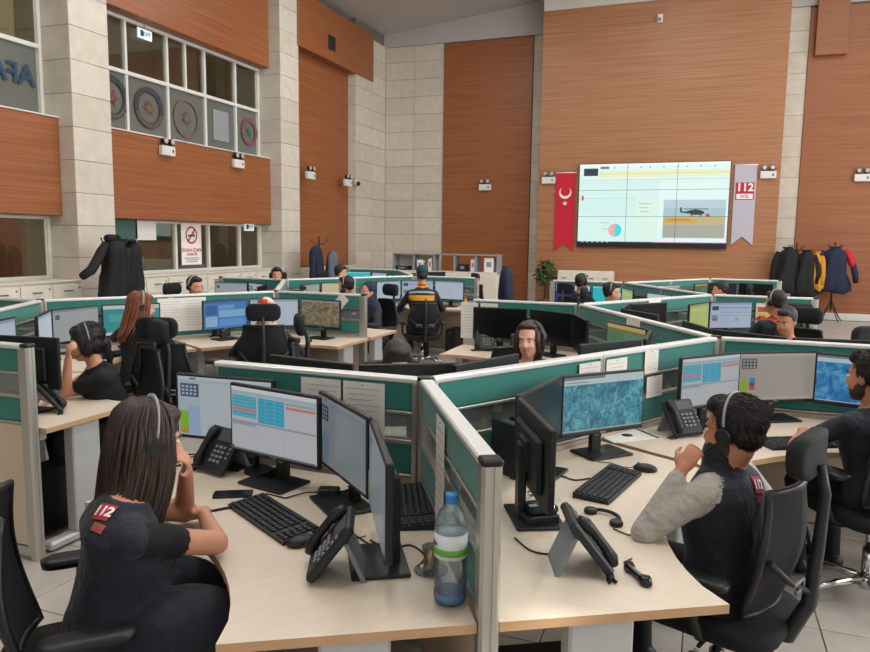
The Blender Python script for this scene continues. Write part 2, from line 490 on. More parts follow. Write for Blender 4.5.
stone(wall_left, (XL-.0, 14.66), (XL-.0, 17.53), [0, COURSE, 1.1], (1, 0), cuts=4)
# wood panels of the left wall
def wood_panel(parent, c, d, m='wood', name='wood_panel', ch=.006):
    return MB().box(c, d, ch=ch).obj(name, m, parent)
BAYS = [(2.75, 8.31), (9.05, 13.9)]
for y0, y1 in BAYS:
    ym, ly = (y0+y1)/2, y1-y0
    wood_panel(wall_left, (XP-.20, ym, 2.785), (.40, ly-.01, 1.43))
    wood_panel(wall_left, (XP-.20, ym, 6.45), (.40, ly-.01, 2.02))
    MB().box((XP-.19, ym, 3.512), (.42, ly-.012, .022), ch=.004).obj('sill_strip', 'white_paint', wall_left)
wood_panel(wall_left, (XL-.26, (14.66+17.53)/2, (1.1+6.1)/2), (.06, 17.53-14.66-.01, 5.0))
bx = wood_panel(wall_left, (XL-.13, (14.60+18.52)/2, 6.68), (.34, 18.52-14.60, 1.22), name='wood_bulkhead')
tag(bx, 'boxed-out dark wood bulkhead above the tall panel')
v = MB().box((0, 0, 0), (.02, .34, .34), ch=.004)
for k in range(6): v.box((.012, 0, -.13+.052*k), (.012, .30, .012))
v.obj('vent_grille', 'sign_dark', bx, at_x(332, 43, XL+.05)-Vector((XL-.13, 16.56, 6.68))*0)

# windows of the left wall
def window(n, y0, y1, z0, z1, mull, trans=None, films=(), sashes=()):
    r = struct(new('window_%d' % n, None, None, (XW, (y0+y1)/2, z0)))
    def pc(mb, nm, m): return mb.obj(nm, m, r, (-XW, -(y0+y1)/2, -z0))
    f = .055
    fr = MB()
    for (ya, yb, za, zb) in ((y0, y1, z0, z0+f), (y0, y1, z1-f, z1), (y0, y0+f, z0+f, z1-f), (y1-f, y1, z0+f, z1-f)):
        fr.box((XW, (ya+yb)/2, (za+zb)/2), (.08, yb-ya, zb-za), ch=.004)
    pc(fr, 'window_frame', 'white_paint')
    ys = [y0+f]+list(mull)+[y1-f]
    for y in mull: pc(MB().box((XW+.005, y, (z0+z1)/2), (.07, f, z1-z0-2*f), ch=.004), 'mullion', 'white_paint')
    rows = [(z0+f, z1-f)]
    if trans:
        pc(MB().box((XW+.012, (y0+y1)/2, trans), (.075, y1-y0-2*f, f*1.15), ch=.004), 'transom', 'white_paint')
        rows = [(z0+f, trans-.03), (trans+.03, z1-f)]
    for ri, (za, zb) in enumerate(rows):
        for k in range(len(ys)-1):
            frosted = (trans is not None and ri == 0)
            pc(MB().box((XW-.01, (ys[k]+ys[k+1])/2, (za+zb)/2), (.008, ys[k+1]-ys[k]-f*.6, zb-za)), 'pane', 'window_film' if frosted else 'window_glass')
    for (ya, za, zb) in sashes: pc(MB().box((XW+.005, ya, (za+zb)/2), (.06, f*.8, zb-za), ch=.003), 'sash_bar', 'white_paint')
    return r
def ywin(x, y): return at_x(x, y, XW)[1]
mu = [ywin(125, 74), ywin(166.5, 86), ywin(204, 97), ywin(234.5, 105)]
win_u = window(1, 9.05, 13.9, 3.52, 5.44, mu, 4.53, sashes=((ywin(185, 91), 4.55, 5.4),))
ml = [ywin(135, 250), ywin(175, 250), ywin(208, 250), ywin(239, 250)]
win_l = window(2, 9.05, 13.9, 1.11, 2.07, ml)
win_u2 = window(3, 2.75, 8.31, 3.52, 5.44, [4.1, 5.5, 6.9], 4.53)
win_l2 = window(4, 2.75, 8.31, 1.11, 2.07, [4.2, 5.9])

# rooms behind the left windows
rm = MB()
def slab(c, d): rm.box(c, d)
slab((-12.6, 8, 3.8), (.1, 14, 7.8)); slab((-11, 8, 3.1), (3.3, 14, .25)); slab((-11, 8, 7.6), (3.3, 14, .1))
slab((-11, 1, 3.8), (3.3, .1, 7.6)); slab((-11, 14.4, 3.8), (3.3, .1, 7.6)); slab((-11, 8, -.05), (3.3, 14, .1))
slab((-9.42, 8, .55), (.06, 13.2, 1.1))
struct(rm.obj('wall_corridor', 'inner_wall'))
for k, (y, z) in enumerate(((4.9, .02), (7.6, .02), (10.4, .02), (12.9, .02), (4.4, 3.24), (7.2, 3.24), (10.9, 3.24), (13.2, 3.24))):
    d = struct(new('door_%d' % (k+1), None, None, (-12.5, y, z)))
    MB().box((0, 0, 1.03), (.06, .9, 2.06), ch=.01).obj('door_leaf', 'door_wood', d)
    fr = MB()
    for yy in (-.5, .5): fr.box((.01, yy, 1.05), (.09, .08, 2.1), ch=.006)
    fr.box((.01, 0, 2.14), (.09, 1.08, .08), ch=.006); fr.obj('door_frame', 'door_wood', d)
    MB().box((.05, .36, 1.0), (.05, .12, .03), ch=.006).obj('door_handle', 'chrome', d)
    o = tag(MB().box((0, 0, 0), (.03, .5, .16), ch=.004).obj('door_plate', 'sign_dark', None, (-12.53, y+.95, z+1.72)),
            'dark name plate on the corridor wall beside a door, behind glass', 'sign', 'name plates beside the corridor doors')
area('corridor_lamp_low', (-10.9, 8, 2.9), (.6, 11), (0, 0, 0), 240, (1, .93, .8))  # unseen area lights added to brighten the rooms behind the glass
area('corridor_lamp_high', (-10.9, 8, 7.4), (.6, 11), (0, 0, 0), 260, (1, .93, .8))

# back wall
wb = MB()
wb.box((-6.55, YB+.28, 4.2), (4.7, .5, 8.6)); wb.box((5.2, YB+.28, 4.6), (7.8, .5, 9.4))
wb.box((-1.3, YB+.1, 4.6), (5.7, .9, 9.4))
wall_back = struct(wb.obj('wall_back', 'grout'))
stone(wall_back, (XL, YB), (-7.02, YB), courses(7.17), (0, -1), cuts=2)
stone(wall_back, (-4.5, YB), (-4.1, YB), courses(7.17), (0, -1))
stone(wall_back, (1.5, YB), (2.03, YB), courses(7.28), (0, -1))
wood_panel(wall_back, (-5.76, YB+.0, (1.0+7.15)/2-.5), (2.5, .07, 7.15))
wood_panel(wall_back, ((2.03+8.9)/2, YB+.0, 3.63), (8.9-2.03, .07, 7.22))
wb_box = wood_panel(wall_back, (2.48, YB-.12, 6.75), (.66, .2, 1.26), name='wood_box'); tag(wb_box, 'small boxed-out wood panel at the top right')
band = MB().box((-6.5, YB-.0, 7.17+.7), (4.72, .12, 1.4)); band.box((5.3, YB, 7.28+.8), (7.4, .12, 1.6)); band.obj('plaster_band', 'ceiling', wall_back)
wood_panel(wall_back, (-1.275, YS+.38, 3.75), (5.65, .76, 7.5), 'wood_screen', name='screen_wall_panel')
MB().box((-1.275, YS+.40, 8.45), (5.65, .78, 1.88), ch=.01).obj('white_fascia', 'plaster', wall_back)
bb = MB().box((5.3, YB-.05, .085), (6.7, .03, .17), ch=.004)
struct(bb.obj('baseboard_back', 'white_paint'))

# right wall with added light slots, and the wall behind the camera
wr = MB()
def rightwall(y0, y1, z0, z1): wr.box((XR+.15, (y0+y1)/2, (z0+z1)/2), (.3, y1-y0, z1-z0))
HOLES = [(1.68, 1.94, 6.72, 7.05), (2.86, 2.96, 7.75, 8.1), (3.05, 3.2, 7.75, 8.1)]      # slots added in the unseen wall, shaped to place the sun streaks
zc_ = [0, 6.72, 7.05, 7.75, 8.1, 9.9]
for za, zb_ in zip(zc_[:-1], zc_[1:]):
    hs_ = sorted((h[0], h[1]) for h in HOLES if h[2] == za); y_ = Y0
    for h0, h1 in hs_: rightwall(y_, h0, za, zb_); y_ = h1
    rightwall(y_, YB+.5, za, zb_)
struct(wr.obj('wall_right', 'plaster'))
struct(MB().box((-.3, Y0-.15, 4.8), (19.5, .3, 9.9)).obj('wall_front', 'plaster'))
sun.rotation_euler = Vector((-math.cos(rad(33)), 0, -math.sin(rad(33)))).to_track_quat('-Z', 'Y').to_euler()

# ================================================================== fixtures on the walls
def emergency_lamp():
    r = thing('emergency_lamp', '', 'lamp')
    b = MB().box((0, .05, 0), (.34, .09, .17), ch=.012).obj('lamp_body', 'white_paint', r)
    MB().box((.10, .002, .0), (.03, .006, .05)).obj('status_panel', 'sign_dark', r)
    MB().box((0, .05, .095), (.22, .05, .03), ch=.008).obj('lamp_bracket', 'charcoal', r)
    for sx in (-.085, .085):
        h = MB().cyl((sx, .07, .16), (sx, -.005, .165), .045, .058, 14); h.obj('lamp_head', 'charcoal', r)
        MB().cyl((sx, -.004, .165), (sx, -.016, .165), .05, .044, 14).obj('lamp_lens', 'lamp_lens', r)
    return r
EL = emergency_lamp()
els = [('white twin-head emergency lamp below the upper window, nearer the first stone column', at_x(165, 151, XP), 90),
       ('white twin-head emergency lamp below the upper window, nearer the second stone column', at_x(236, 164, XP), 90),
       ('white twin-head emergency lamp at left on the tall dark wood panel', at_x(308.5, 175.5, XL), 90),
       ('white twin-head emergency lamp beside the dome camera on the tall wood panel', at_x(346, 183, XL), 90),
       ('white twin-head emergency lamp alone on the back wood panel', at_y(485.5, 187.5, YB-.035), 0),
       ('white twin-head emergency lamp left of the red flag banner', at_y(549, 180.5, YS), 0),
       ('white twin-head emergency lamp right of the grey 112 banner', at_y(768, 175, YS), 0),
       ('white twin-head emergency lamp on the wood wall above the right coat stand', at_y(862, 178, YB-.035), 0)]
for i, (lb, p, a) in enumerate(els):
    off = Vector((.1, 0, 0)) if a == 90 else Vector((0, -.1, 0))
    if i == 0: EL.location = p+off; EL.rotation_euler = (0, 0, rad(a)); EL['label'] = lb
    else: clone(EL, lb, p+off, rad(a))
dc = thing('dome_camera', 'small white dome camera beside an emergency lamp on the tall panel', 'camera', at_x(355, 184.5, XL)+Vector((.005, 0, 0)))
MB().box((.03, 0, .05), (.06, .14, .14), ch=.012).obj('mount', 'white_paint', dc)
MB().ell((.09, 0, .02), (.06, .06, .06)).obj('dome', 'black_gloss', dc)
dt = thing('motion_detector', 'small white detector high on the wood panel above the video wall', 'detector', at_y(660, 19, YS))
MB().box((0, -.045, 0), (.13, .09, .2), ch=.02).obj('detector_body', 'white_paint', dt)
MB().box((0, -.093, -.03), (.08, .006, .08), ch=.003).obj('detector_lens', 'grey_plastic', dt)

# exit signs and the no smoking poster, fixed at the glass
def glass_pos(x, y): return at_x(x, y, XW+.06)
for lb, x, y, s_ in (('small lit exit sign hanging high behind the upper window', 144.5, 34.5, .22), ('small lit exit sign at the lower window by the second column', 194+55, 227, .22)):
    e = thing('exit_sign', lb, 'sign', at_x(x, y, XW+.05))
    MB().box((0, 0, 0), (.03, .34, .17), ch=.006).obj('sign_plate', 'exit_sign', e)
    MB().box((.017, -.08, 0), (.003, .07, .10)).obj('pictogram', 'blue_print', e)
    set_mat(me := text_mesh('EXIT', .085, bold=.001), 'blue_print')
    new('lettering', me, e, (.018, .04, 0), (PI/2, 0, PI/2))
    MB().cyl((0, 0, .085), (0, 0, .16), .008).obj('hanger', 'grey_plastic', e)
ns = thing('no_smoking_poster', 'white no smoking poster on the lower window', 'poster', glass_pos(191.5, 244))
MB().box((0, 0, 0), (.004, .58, .80)).obj('poster_sheet', 'white_print', ns)
rg = MB(); R_ = .17
for k in range(28):
    a, b = 2*PI*k/28, 2*PI*(k+1)/28
    rg.add([(.004, math.cos(t)*q, .17+math.sin(t)*q) for t, q in ((a, R_), (b, R_), (b, R_-.035), (a, R_-.035))], [(0, 1, 2, 3)])
rg.box((.004, 0, .17), (.002, .035, .32), Matrix.Rotation(rad(-40), 3, 'X')); rg.obj('prohibition_ring', 'red_print', ns)
cg = MB().box((.005, 0, .16), (.002, .2, .035)); cg.box((.005, .07, .20), (.002, .02, .05)); cg.obj('cigarette', 'sign_dark', ns)
new('lettering', set_mat(text_mesh('SİGARA İÇMEK', .085, bold=.002), 'red_print'), ns, (.004, 0, -.12), (PI/2, 0, PI/2))
new('lettering', set_mat(text_mesh('YASAKTIR', .07, bold=.002), 'red_print'), ns, (.004, 0, -.20), (PI/2, 0, PI/2))
fine = MB()
for k in range(3): fine.box((.004, 0, -.27-.035*k), (.002, .44-.06*k, .012))
fine.obj('fine_print', 'blue_print', ns)
# mirrored lettering on the far-left upper window
me = text_mesh('AFAD', .40, 'LEFT', bold=.008)
lt = new('window_lettering', set_mat(me, 'blue_print'), None, at_x(35, 78, XW+.03), (PI/2, 0, PI/2))
lt.scale = (-1, 1, 1); tag(lt, 'dark blue mirrored letters AFAD stuck on the upper left window', 'lettering')
# round emblems on the frosted lower panes
def ring(mb, r0, r1, x, n=32, mi=0, cz=0, a0=0, a1=2*PI, cy=0):
    for k in range(n):
        a, b = a0+(a1-a0)*k/n, a0+(a1-a0)*(k+1)/n
        mb.add([(x, cy+math.cos(t)*q, cz+math.sin(t)*q) for t, q in ((a, r1), (b, r1), (b, r0), (a, r0))], [(0, 1, 2, 3)], mi)
def emblem(lb, px, r, c_ring, c_core, spokes, rr=.72):
    e = thing('window_emblem', lb, 'emblem', at_x(px[0], px[1], XW+.02), 0)
    m1 = MB(); ring(m1, r*rr, r, 0); m1.obj('emblem_ring', c_ring, e)
    m2 = MB()
    for k in range(spokes):
        a = 2*PI*k/spokes
        m2.add([(0, math.cos(a+d)*q, math.sin(a+d)*q) for d, q in ((-.5*PI/spokes*1.6, r*.2), (0, r*.52), (.5*PI/spokes*1.6, r*.2))], [(0, 1, 2)])
    ring(m2, 0.001, r*.22, 0, 16); m2.obj('emblem_star', c_core, e)
    m3 = MB()
    for k in range(14):
        a = PI*1.12+PI*.76*k/13
        m3.box((.001, math.cos(a)*r*(1+rr)/2, math.sin(a)*r*(1+rr)/2), (.002, r*.09, r*.16), Matrix.Rotation(a-PI/2, 3, 'X'))
    m3.obj('emblem_lettering', 'emblem_tan', e)
    return e
mat('emblem_dark', S('3a3a3e'), .8); mat('emblem_rose', S('6e5a56'), .8); mat('emblem_red', S('7a4a42'), .8); mat('emblem_teal', S('4a675f'), .8); mat('emblem_tan', S('6f5a48'), .8)
emblem('dark ringed round emblem with star on a frosted upper pane', (149.5, 108), .36, 'emblem_dark', 'emblem_tan', 8)
emblem('faint rose round emblem on a frosted upper pane', (187, 118.5), .36, 'emblem_rose', 'emblem_rose', 10, .86)
emblem('small red and teal round emblem on the last frosted pane', (249.5, 132), .29, 'emblem_red', 'emblem_teal', 5, .70)
emblem('red and dark emblem half hidden by the first stone column', (112, 97), .36, 'emblem_dark', 'emblem_red', 6)
tag(MB().box((0, 0, 0), (.003, .5, .6)).obj('notice_sheet', 'vest_grey', None, at_x(221, 126, XW+.01)), 'plain pale sheet stuck on a frosted upper pane', 'notice')
# blue-green sheets taped at the left end of the lower window
tag(MB().box((0, 0, 0), (.003, .62, .34)).obj('window_sheet', 'emblem_teal', None, at_x(124, 229, XW+.07)), 'teal sheet on the lower window behind the left coats', 'notice')
tag(MB().box((0, 0, 0), (.003, .5, .34)).obj('window_sheet', 'white_print', None, at_x(146, 230.5, XW+.07)), 'white sheet on the lower window right of the teal sheet', 'notice')

# drawer cabinets under the left windows
def drawer_cabinet(label, loc, w=.53, h=1.1, dp=.45, rows=4, rz=0, group=None):
    r = thing('drawer_cabinet', label, 'cabinet', loc, rz, group)
    MB().box((-dp/2, 0, h/2), (dp, w-.004, h), ch=.004).obj('cabinet_body', 'white_laminate', r)
    hh = (h-.06)/rows
    dm = MB().box((0, 0, 0), (.02, w-.02, hh-.012), ch=.004).mesh('drawer', 'white_laminate')
    hb = MB().tube([(0, -.07, 0), (.03, -.06, 0), (.03, .06, 0), (0, .07, 0)], .009, 6).mesh('handle', 'dark_grey')
    for k in range(rows):
        d = new('drawer', dm, r, (.01, 0, h-.03-hh*(k+.5)))
        new('handle', hb, d, (.01, 0, .03))
        MB().box((.012, w/2-.06, hh/2-.06), (.004, .025, .025)).obj('lock', 'dark_grey', d)
    return r
cb = drawer_cabinet('cream drawer cabinet under the far-left window', (XL+.05, 8.02, 0), group='cream drawer cabinets under the far-left window')
ORD = ['first', 'second', 'third', 'fourth', 'fifth', 'sixth', 'seventh', 'eighth', 'ninth']
cb['label'] = 'cream drawer cabinet left of the first stone column, nearest to it'
for k in range(1, 4): clone(cb, 'cream drawer cabinet left of the first stone column, %s from it' % ORD[k], (XL+.05, 8.02-.53*k, 0), 0, 'cream drawer cabinets under the far-left window')
for k in range(9): clone(cb, 'cream drawer cabinet between the two stone columns, %s from the left coats' % ORD[k], (XL+.05, 9.35+.53*k, 0), 0, 'cream drawer cabinets between the stone columns')
# ledges on top
tag(MB().box((-8.97, 6.7, 1.11), (.5, 3.2, .02), ch=.004).obj('cabinet_top', 'white_laminate'), 'cream ledge on the cabinets under the far-left window', 'shelf')
tag(MB().box((-8.97, 11.47, 1.11), (.5, 4.82, .02), ch=.004).obj('cabinet_top', 'white_laminate'), 'cream ledge on the cabinets between the stone columns', 'shelf')

# long cream cabinet in front of the screen panel
c0 = at_y(561, 272, YS); c1 = at_y(615, 272, YS)
lc = thing('low_cabinet', 'long cream cabinet with lock doors below the video wall', 'cabinet', ((c0.x+c1.x)/2, YS-.05, 0))
W_ = c1.x-c0.x
MB().box((0, -.2, .53), (W_, .4, 1.06), ch=.006).obj('cabinet_body', 'white_laminate', lc)
for k in range(4):
    d = MB().box((0, 0, 0), (W_/4-.012, .02, .96), ch=.004).obj('cabinet_door', 'white_laminate', lc, (-W_/2+W_/4*(k+.5), -.41, .54))
    MB().tube([(-.05, 0, 0), (-.045, -.03, 0), (.045, -.03, 0), (.05, 0, 0)], .009, 6).obj('handle', 'dark_grey', d, (0, -.01, .34))

# video wall
a0 = at_y(580, 164.5, YS-.12); a1 = at_y(731.2, 160.6, YS-.12); zb = at_y(577.4, 242.2, YS-.12).z; zt = a0.z
VW, VH = a1.x-a0.x, zt-zb
vw = thing('video_wall', 'large bright video wall of nine joined screens on the wood panel', 'screen', (a0.x, YS, zb))
MB().box((VW/2, -.06, VH/2-.05), (VW+.02, .10, VH+.12), ch=.004).obj('housing', 'black_plastic', vw)
def print_mesh(name, rects, extra=None):
    """flat print: list of (polygon points (u,v), colour) in the x-z plane, each a hair in front of the last"""
    vs_, fs, cols = [], [], []
    for k, (pts, c) in enumerate(rects):
        o = len(vs_); vs_ += [(p[0], -k*.00025, p[1]) for p in pts]; fs.append(tuple(range(o, o+len(pts)))); cols.append(c)
    me = bpy.data.meshes.new(name); me.from_pydata(vs_, [], fs)
    ca = me.color_attributes.new('Col', 'FLOAT_COLOR', 'CORNER'); i = 0
    for p, c in zip(me.polygons, cols):
        for _ in p.loop_indices: ca.data[i].color = (*c, 1); i += 1
    me.materials.append(MATS['screen_print']); me.update()
    return me
def rc(u0, v0, u1, v1, c, W=1.0, H=1.0):
    """u right, v down, 0..1"""
    return ([(u0*W, (1-v1)*H), (u1*W, (1-v1)*H), (u1*W, (1-v0)*H), (u0*W, (1-v0)*H)], S(c) if isinstance(c, str) else c)
def poly(pts, c, W, H): 
    q = [(u*W, (1-v)*H) for u, v in pts]
    ar = sum(q[i][0]*q[(i+1) % len(q)][1]-q[(i+1) % len(q)][0]*q[i][1] for i in range(len(q)))
    return (q if ar > 0 else q[::-1], S(c))
def disc(u, v, r, a0_, a1_, c, W, H, n=20):
    return poly([(u, v)]+[(u+r*math.cos(a0_+(a1_-a0_)*k/n)*H/W, v+r*math.sin(a0_+(a1_-a0_)*k/n)) for k in range(n+1)], c, W, H)
big = [rc(0, 0, 1, 1, 'e4fbf6'), rc(0, .2, .55, 1, 'd9f7f0'), rc(.03, .055, .13, .15, '2a3a3c'), rc(.145, .035, .205, .065, '5b7f8c'),
       rc(0, 0, 1, .03, 'f4fffd'), rc(.14, .09, 1, .175, 'eef3c8'), rc(.14, .125, 1, .132, 'cfd8a8'), rc(.02, .20, 1, .207, 'b7d8d4'), rc(.02, .24, 1, .245, 'cbe6e2'),
       rc(0, .43, .42, .437, 'b9dcd6'), rc(0, .44, .43, .60, 'd2f6ee'), rc(.40, .43, .55, .92, 'e0f7ea'), rc(.42, .5, .5, .51, 'a8c9c0'), rc(.42, .55, .48, .56, 'a8c9c0'),
       rc(.43, .60, .49, .61, 'a8c9c0'), rc(.16, .74, .22, .75, 'a8c9c0'), rc(.17, .82, .23, .83, 'a8c9c0'),
       rc(.585, .46, .985, .93, 'a9c6cf'), rc(.585, .46, .985, .56, 'b9d3dc'), rc(.585, .66, .985, .80, 'c4b483'), rc(.585, .70, .8, .745, 'd0a850'), rc(.585, .77, .985, .93, 'a9aca0'), rc(.62, .69, .76, .72, 'c98f3c'),
       rc(0, .985, .55, 1, '33404a'), rc(.52, .985, 1, 1, 'b0208a'), rc(.02, .40, .035, .46, 'd84a50')]
for k in range(6): big.append(rc(.03+.035*k, .988, .043+.035*k, .997, 'd8e6e6'))
for k in range(9): big.append(rc(.24+.08*k+.01*(k % 3), .045, .247+.08*k+.01*(k % 3), .06, '4c6a70'))
big += [disc(.262, .84, .083, -PI/2, PI/2, '38dfe6', VW, VH), disc(.262, .84, .083, PI/2, 1.5*PI, 'f0b2ae', VW, VH)]
HL = '2c3a3a'
big += [poly([(.735, .60), (.765, .585), (.81, .58), (.845, .60), (.853, .625), (.83, .645), (.775, .645), (.745, .625)], HL, VW, VH),
        poly([(.745, .605), (.70, .60), (.695, .615), (.745, .63)], HL, VW, VH), poly([(.692, .555), (.702, .55), (.708, .615), (.695, .615)], HL, VW, VH),
        rc(.715, .568, .875, .576, HL, VW, VH), rc(.785, .57, .795, .59, HL, VW, VH), rc(.765, .64, .772, .665, HL, VW, VH), rc(.825, .64, .832, .665, HL, VW, VH),
        rc(.86, .63, .885, .67, 'a8504a', VW, VH)]
big2 = []
for pts, c in big:
    mx = max(p[0] for p in pts); my = max(p[1] for p in pts)
    big2.append((pts, c))
def clip(pts, x0, x1, z0_, z1_):
    for ax, lim, sg in ((0, x0, 1), (0, x1, -1), (1, z0_, 1), (1, z1_, -1)):
        out = []
        for i in range(len(pts)):
            p, q = pts[i], pts[(i+1) % len(pts)]
            ip, iq = sg*(p[ax]-lim) >= 0, sg*(q[ax]-lim) >= 0
            if ip: out.append(p)
            if ip != iq:
                t = (lim-p[ax])/(q[ax]-p[ax]); out.append((p[0]+(q[0]-p[0])*t, p[1]+(q[1]-p[1])*t))
        pts = out
        if len(pts) < 3: return None
    return pts
def scale_rects(rs, W, H):
    out = []
    for pts, c in rs:
        if max(max(abs(a) for a in p) for p in pts) <= 1.0001 and not any(p[0] > 1 or p[1] > 1 for p in pts): out.append(([(p[0]*W, p[1]*H) for p in pts], c))
        else: out.append((pts, c))
    return out
nrc = len(big)-10
unit = [([(p[0]*VW, p[1]*VH) for p in pts], c) for pts, c in big[:nrc]] + [b if True else b for b in big[nrc:nrc+2]]
unit += big[nrc+2:nrc+5]+[([(p[0], p[1]) for p in pts], c) for pts, c in big[nrc+5:]]
for i in range(3):
    for j in range(3):
        x0, x1, zz0, zz1 = VW*i/3+.004, VW*(i+1)/3-.004, VH*j/3+.004, VH*(j+1)/3-.004
        rs = []
        for pts, c in unit:
            q = clip(pts, x0, x1, zz0, zz1)
            if q: rs.append((q, c))
        me = print_mesh('screen_panel', rs); set_mat(me, 'video_print')
        new('screen_panel', me, vw, (0, -.115, 0))

# banners
def banner(label, tl, tr, bl, m, name):
    r = thing(name, label, 'banner', (tl.x, YS-.02, 0))
    W, z1_, z0_ = tr.x-tl.x, tl.z, bl.z
    n = 6
    me = MB().prism([(0, z1_), (W, z1_), (W, z0_), (W/2, z0_+W*.42), (0, z0_)], .0, .012, axis='y'); me.obj('cloth', m, r)
    MB().cyl((-.02, -.01, z1_), (W+.02, -.01, z1_), .012).obj('rod', 'white_print', r)
    return r, W, z1_
r, W, z1_ = banner('red flag banner with white crescent and star left of the video wall', at_y(556.5, 173, YS), at_y(576, 172.5, YS), at_y(555, 251.5, YS), 'red', 'flag_banner')
e = MB(); cz = z1_-.50; R1 = .155
pts = [(W/2+R1*math.cos(a), cz+R1*math.sin(a)) for a in [rad(40+280*k/24) for k in range(25)]]
pts += [(W/2+.035+R1*.80*math.cos(a), cz+R1*.80*math.sin(a)) for a in [rad(320-280*k/24) for k in range(25)]]
R9 = Matrix.Rotation(-PI/2, 3, 'Y')
n_ = len(pts)
vsx = [(W/2-(p[1]-cz), -.016, cz+(p[0]-W/2)) for p in pts]
e.add(vsx, [(i, i+1, n_-2-i, n_-1-i) for i in range(24)]); 
st = [(W/2+(.07 if k % 2 == 0 else .028)*math.sin(2*PI*k/10), -.016, cz-.27+(.07 if k % 2 == 0 else .028)*math.cos(2*PI*k/10)) for k in range(10)]
e.add([(W/2, -.016, cz-.27)]+st, [(0, 1+k, 1+(k+1) % 10) for k in range(10)])
# crescent opens downwards on the hanging flag
e.obj('crescent_and_star', 'white_print', r)
r, W, z1_ = banner('grey banner with red 112 badge right of the video wall', at_y(735.4, 165, YS), at_y(757.5, 165, YS), at_y(732, 245, YS), 'lilac_cloth', 'call_number_banner')
bd = MB().box((W/2, -.016, z1_-.61), (W*.84, .006, .40), ch=.002).obj('badge', 'red_print', r)
MB().box((0, 0, 0), (W*.74, .004, .12), ch=.001).obj('badge_label', 'white_print', bd, (W/2, -.021, z1_-.73))
new('lettering', set_mat(text_mesh('112', .25, bold=.008), 'white_print'), bd, (W/2, -.021, z1_-.53), (PI/2, 0, 0))
new('lettering', set_mat(text_mesh('ACİL', .08, bold=.002), 'red_print'), bd, (W/2, -.0245, z1_-.73), (PI/2, 0, 0))

# light panels added under the ceiling, out of view, to light the hall
for k, (x, y) in enumerate([(x, y) for x in (-5.5, -1.0, 3.5) for y in (2.5, 8.0, 13.5)]):
    z = ceil_z(x)-.10
    f = thing('ceiling_lamp', 'long white ceiling lamp above the desks', 'lamp', (x, y, z), 0, 'ceiling lamps above the desks')
    MB().box((0, 0, .04), (.5, 2.0, .08), ch=.01).obj('lamp_housing', 'white_paint', f)
    MB().box((0, 0, -.006), (.42, 1.9, .008)).obj('diffuser', 'lamp_panel', f)
    a = area('ceiling_lamp_light', (x, y, z-.03), (.42, 1.9), (0, 0, 0), 108, (.99, .98, .97))
# ================================================================== furniture builders
T_TOP, DESK = 1.2, .74
class Pool:
    """first placing moves the prototype itself, later ones are copies"""
    def __init__(s, build): s.build = build; s.root = None; s.n = 0
    def place(s, label, loc, rz=0, group=None):
        if s.root is None:
            s.root = s.build(); bpy.context.view_layer.update()
            KIDS[s.root.name] = list(s.root.children)
            for ch in KIDS[s.root.name]: KIDS[ch.name] = list(ch.children)
            s.first = True
            s.master = s.root
            r = s.root; r.location = loc; r.rotation_euler = (0, 0, rz); r['label'] = label
            if group: r['group'] = group
            s.kids = KIDS[r.name]
            return r, s.kids
        r = s.root.copy(); C.objects.link(r); r.location = loc; r.rotation_euler = (0, 0, rz); r['label'] = label
        if group: r['group'] = group
        elif 'group' in r: del r['group']
        kids = []
        for ch in KIDS[s.root.name]:
            c = ch.copy(); C.objects.link(c); c.parent = r; kids.append(c)
            for g in KIDS[ch.name]:
                d = g.copy(); C.objects.link(d); d.parent = c
        return r, kids

# ---- screens
SW, SH = .490, .277
SCR = {}
def scr(kind, rects, special=None):
    rs = [([((p[0]-.5)*SW, (p[1]-.5)*SH) for p in pts], c) for pts, c in rects]
    me = print_mesh('screen', rs)
    if special:
        u0, v0, u1, v1, m = special
        bm = bmesh.new(); bm.from_mesh(me)
        k = -.0003*(len(rs)+1)
        q = [bm.verts.new(((u-.5)*SW, k, (.5-v)*SH)) for u, v in ((u0, v1), (u1, v1), (u1, v0), (u0, v0))]
        f = bm.faces.new(q); f.material_index = 1
        bm.to_mesh(me); bm.free(); me.materials.append(MATS[m])
    SCR[kind] = me
rows = lambda u0, u1, v0, n, dv, c, h=.012: [rc(u0, v0+dv*k, u1-.06*((k*7) % 3)*(u1-u0), v0+dv*k+h, c) for k in range(n)]
FORM = ([rc(0, 0, 1, 1, 'a9b6c0'), rc(0, 0, 1, .05, 'bcc7cf'), rc(.13, .02, .2, .045, '4c5a68'), rc(.03, .12, .23, .34, '33475c')]
    + [rc(.045+.045*i, .15+.06*j, .075+.045*i, .19+.06*j, '9fb3c4') for i in range(4) for j in range(3)]
    + [rc(.02, .58, .12, .92, '7fb52c'), rc(.03, .9, .12, .97, 'c77a35'), rc(.12, .50, .25, .97, '93aecd'), rc(.25, .1, .98, .97, 'b3bdc4')])
scr('form', FORM)
scr('form_grey', [rc(0, 0, 1, 1, 'a39c92'), rc(0, 0, 1, .06, 'b3aca2'), rc(.02, .10, .22, .32, '45484a')]
    + [rc(.035+.045*i, .12+.07*j, .065+.045*i, .165+.07*j, '9aa0a0') for i in range(4) for j in range(3)]
    + [rc(.01, .56, .11, .97, '93ab2c'), rc(.13, .52, .20, .62, '2f82b8'), rc(.13, .62, .20, .68, '33505e'), rc(.13, .68, .20, .77, 'c2423a'), rc(.3, .93, .95, .97, 'b0a89c')])
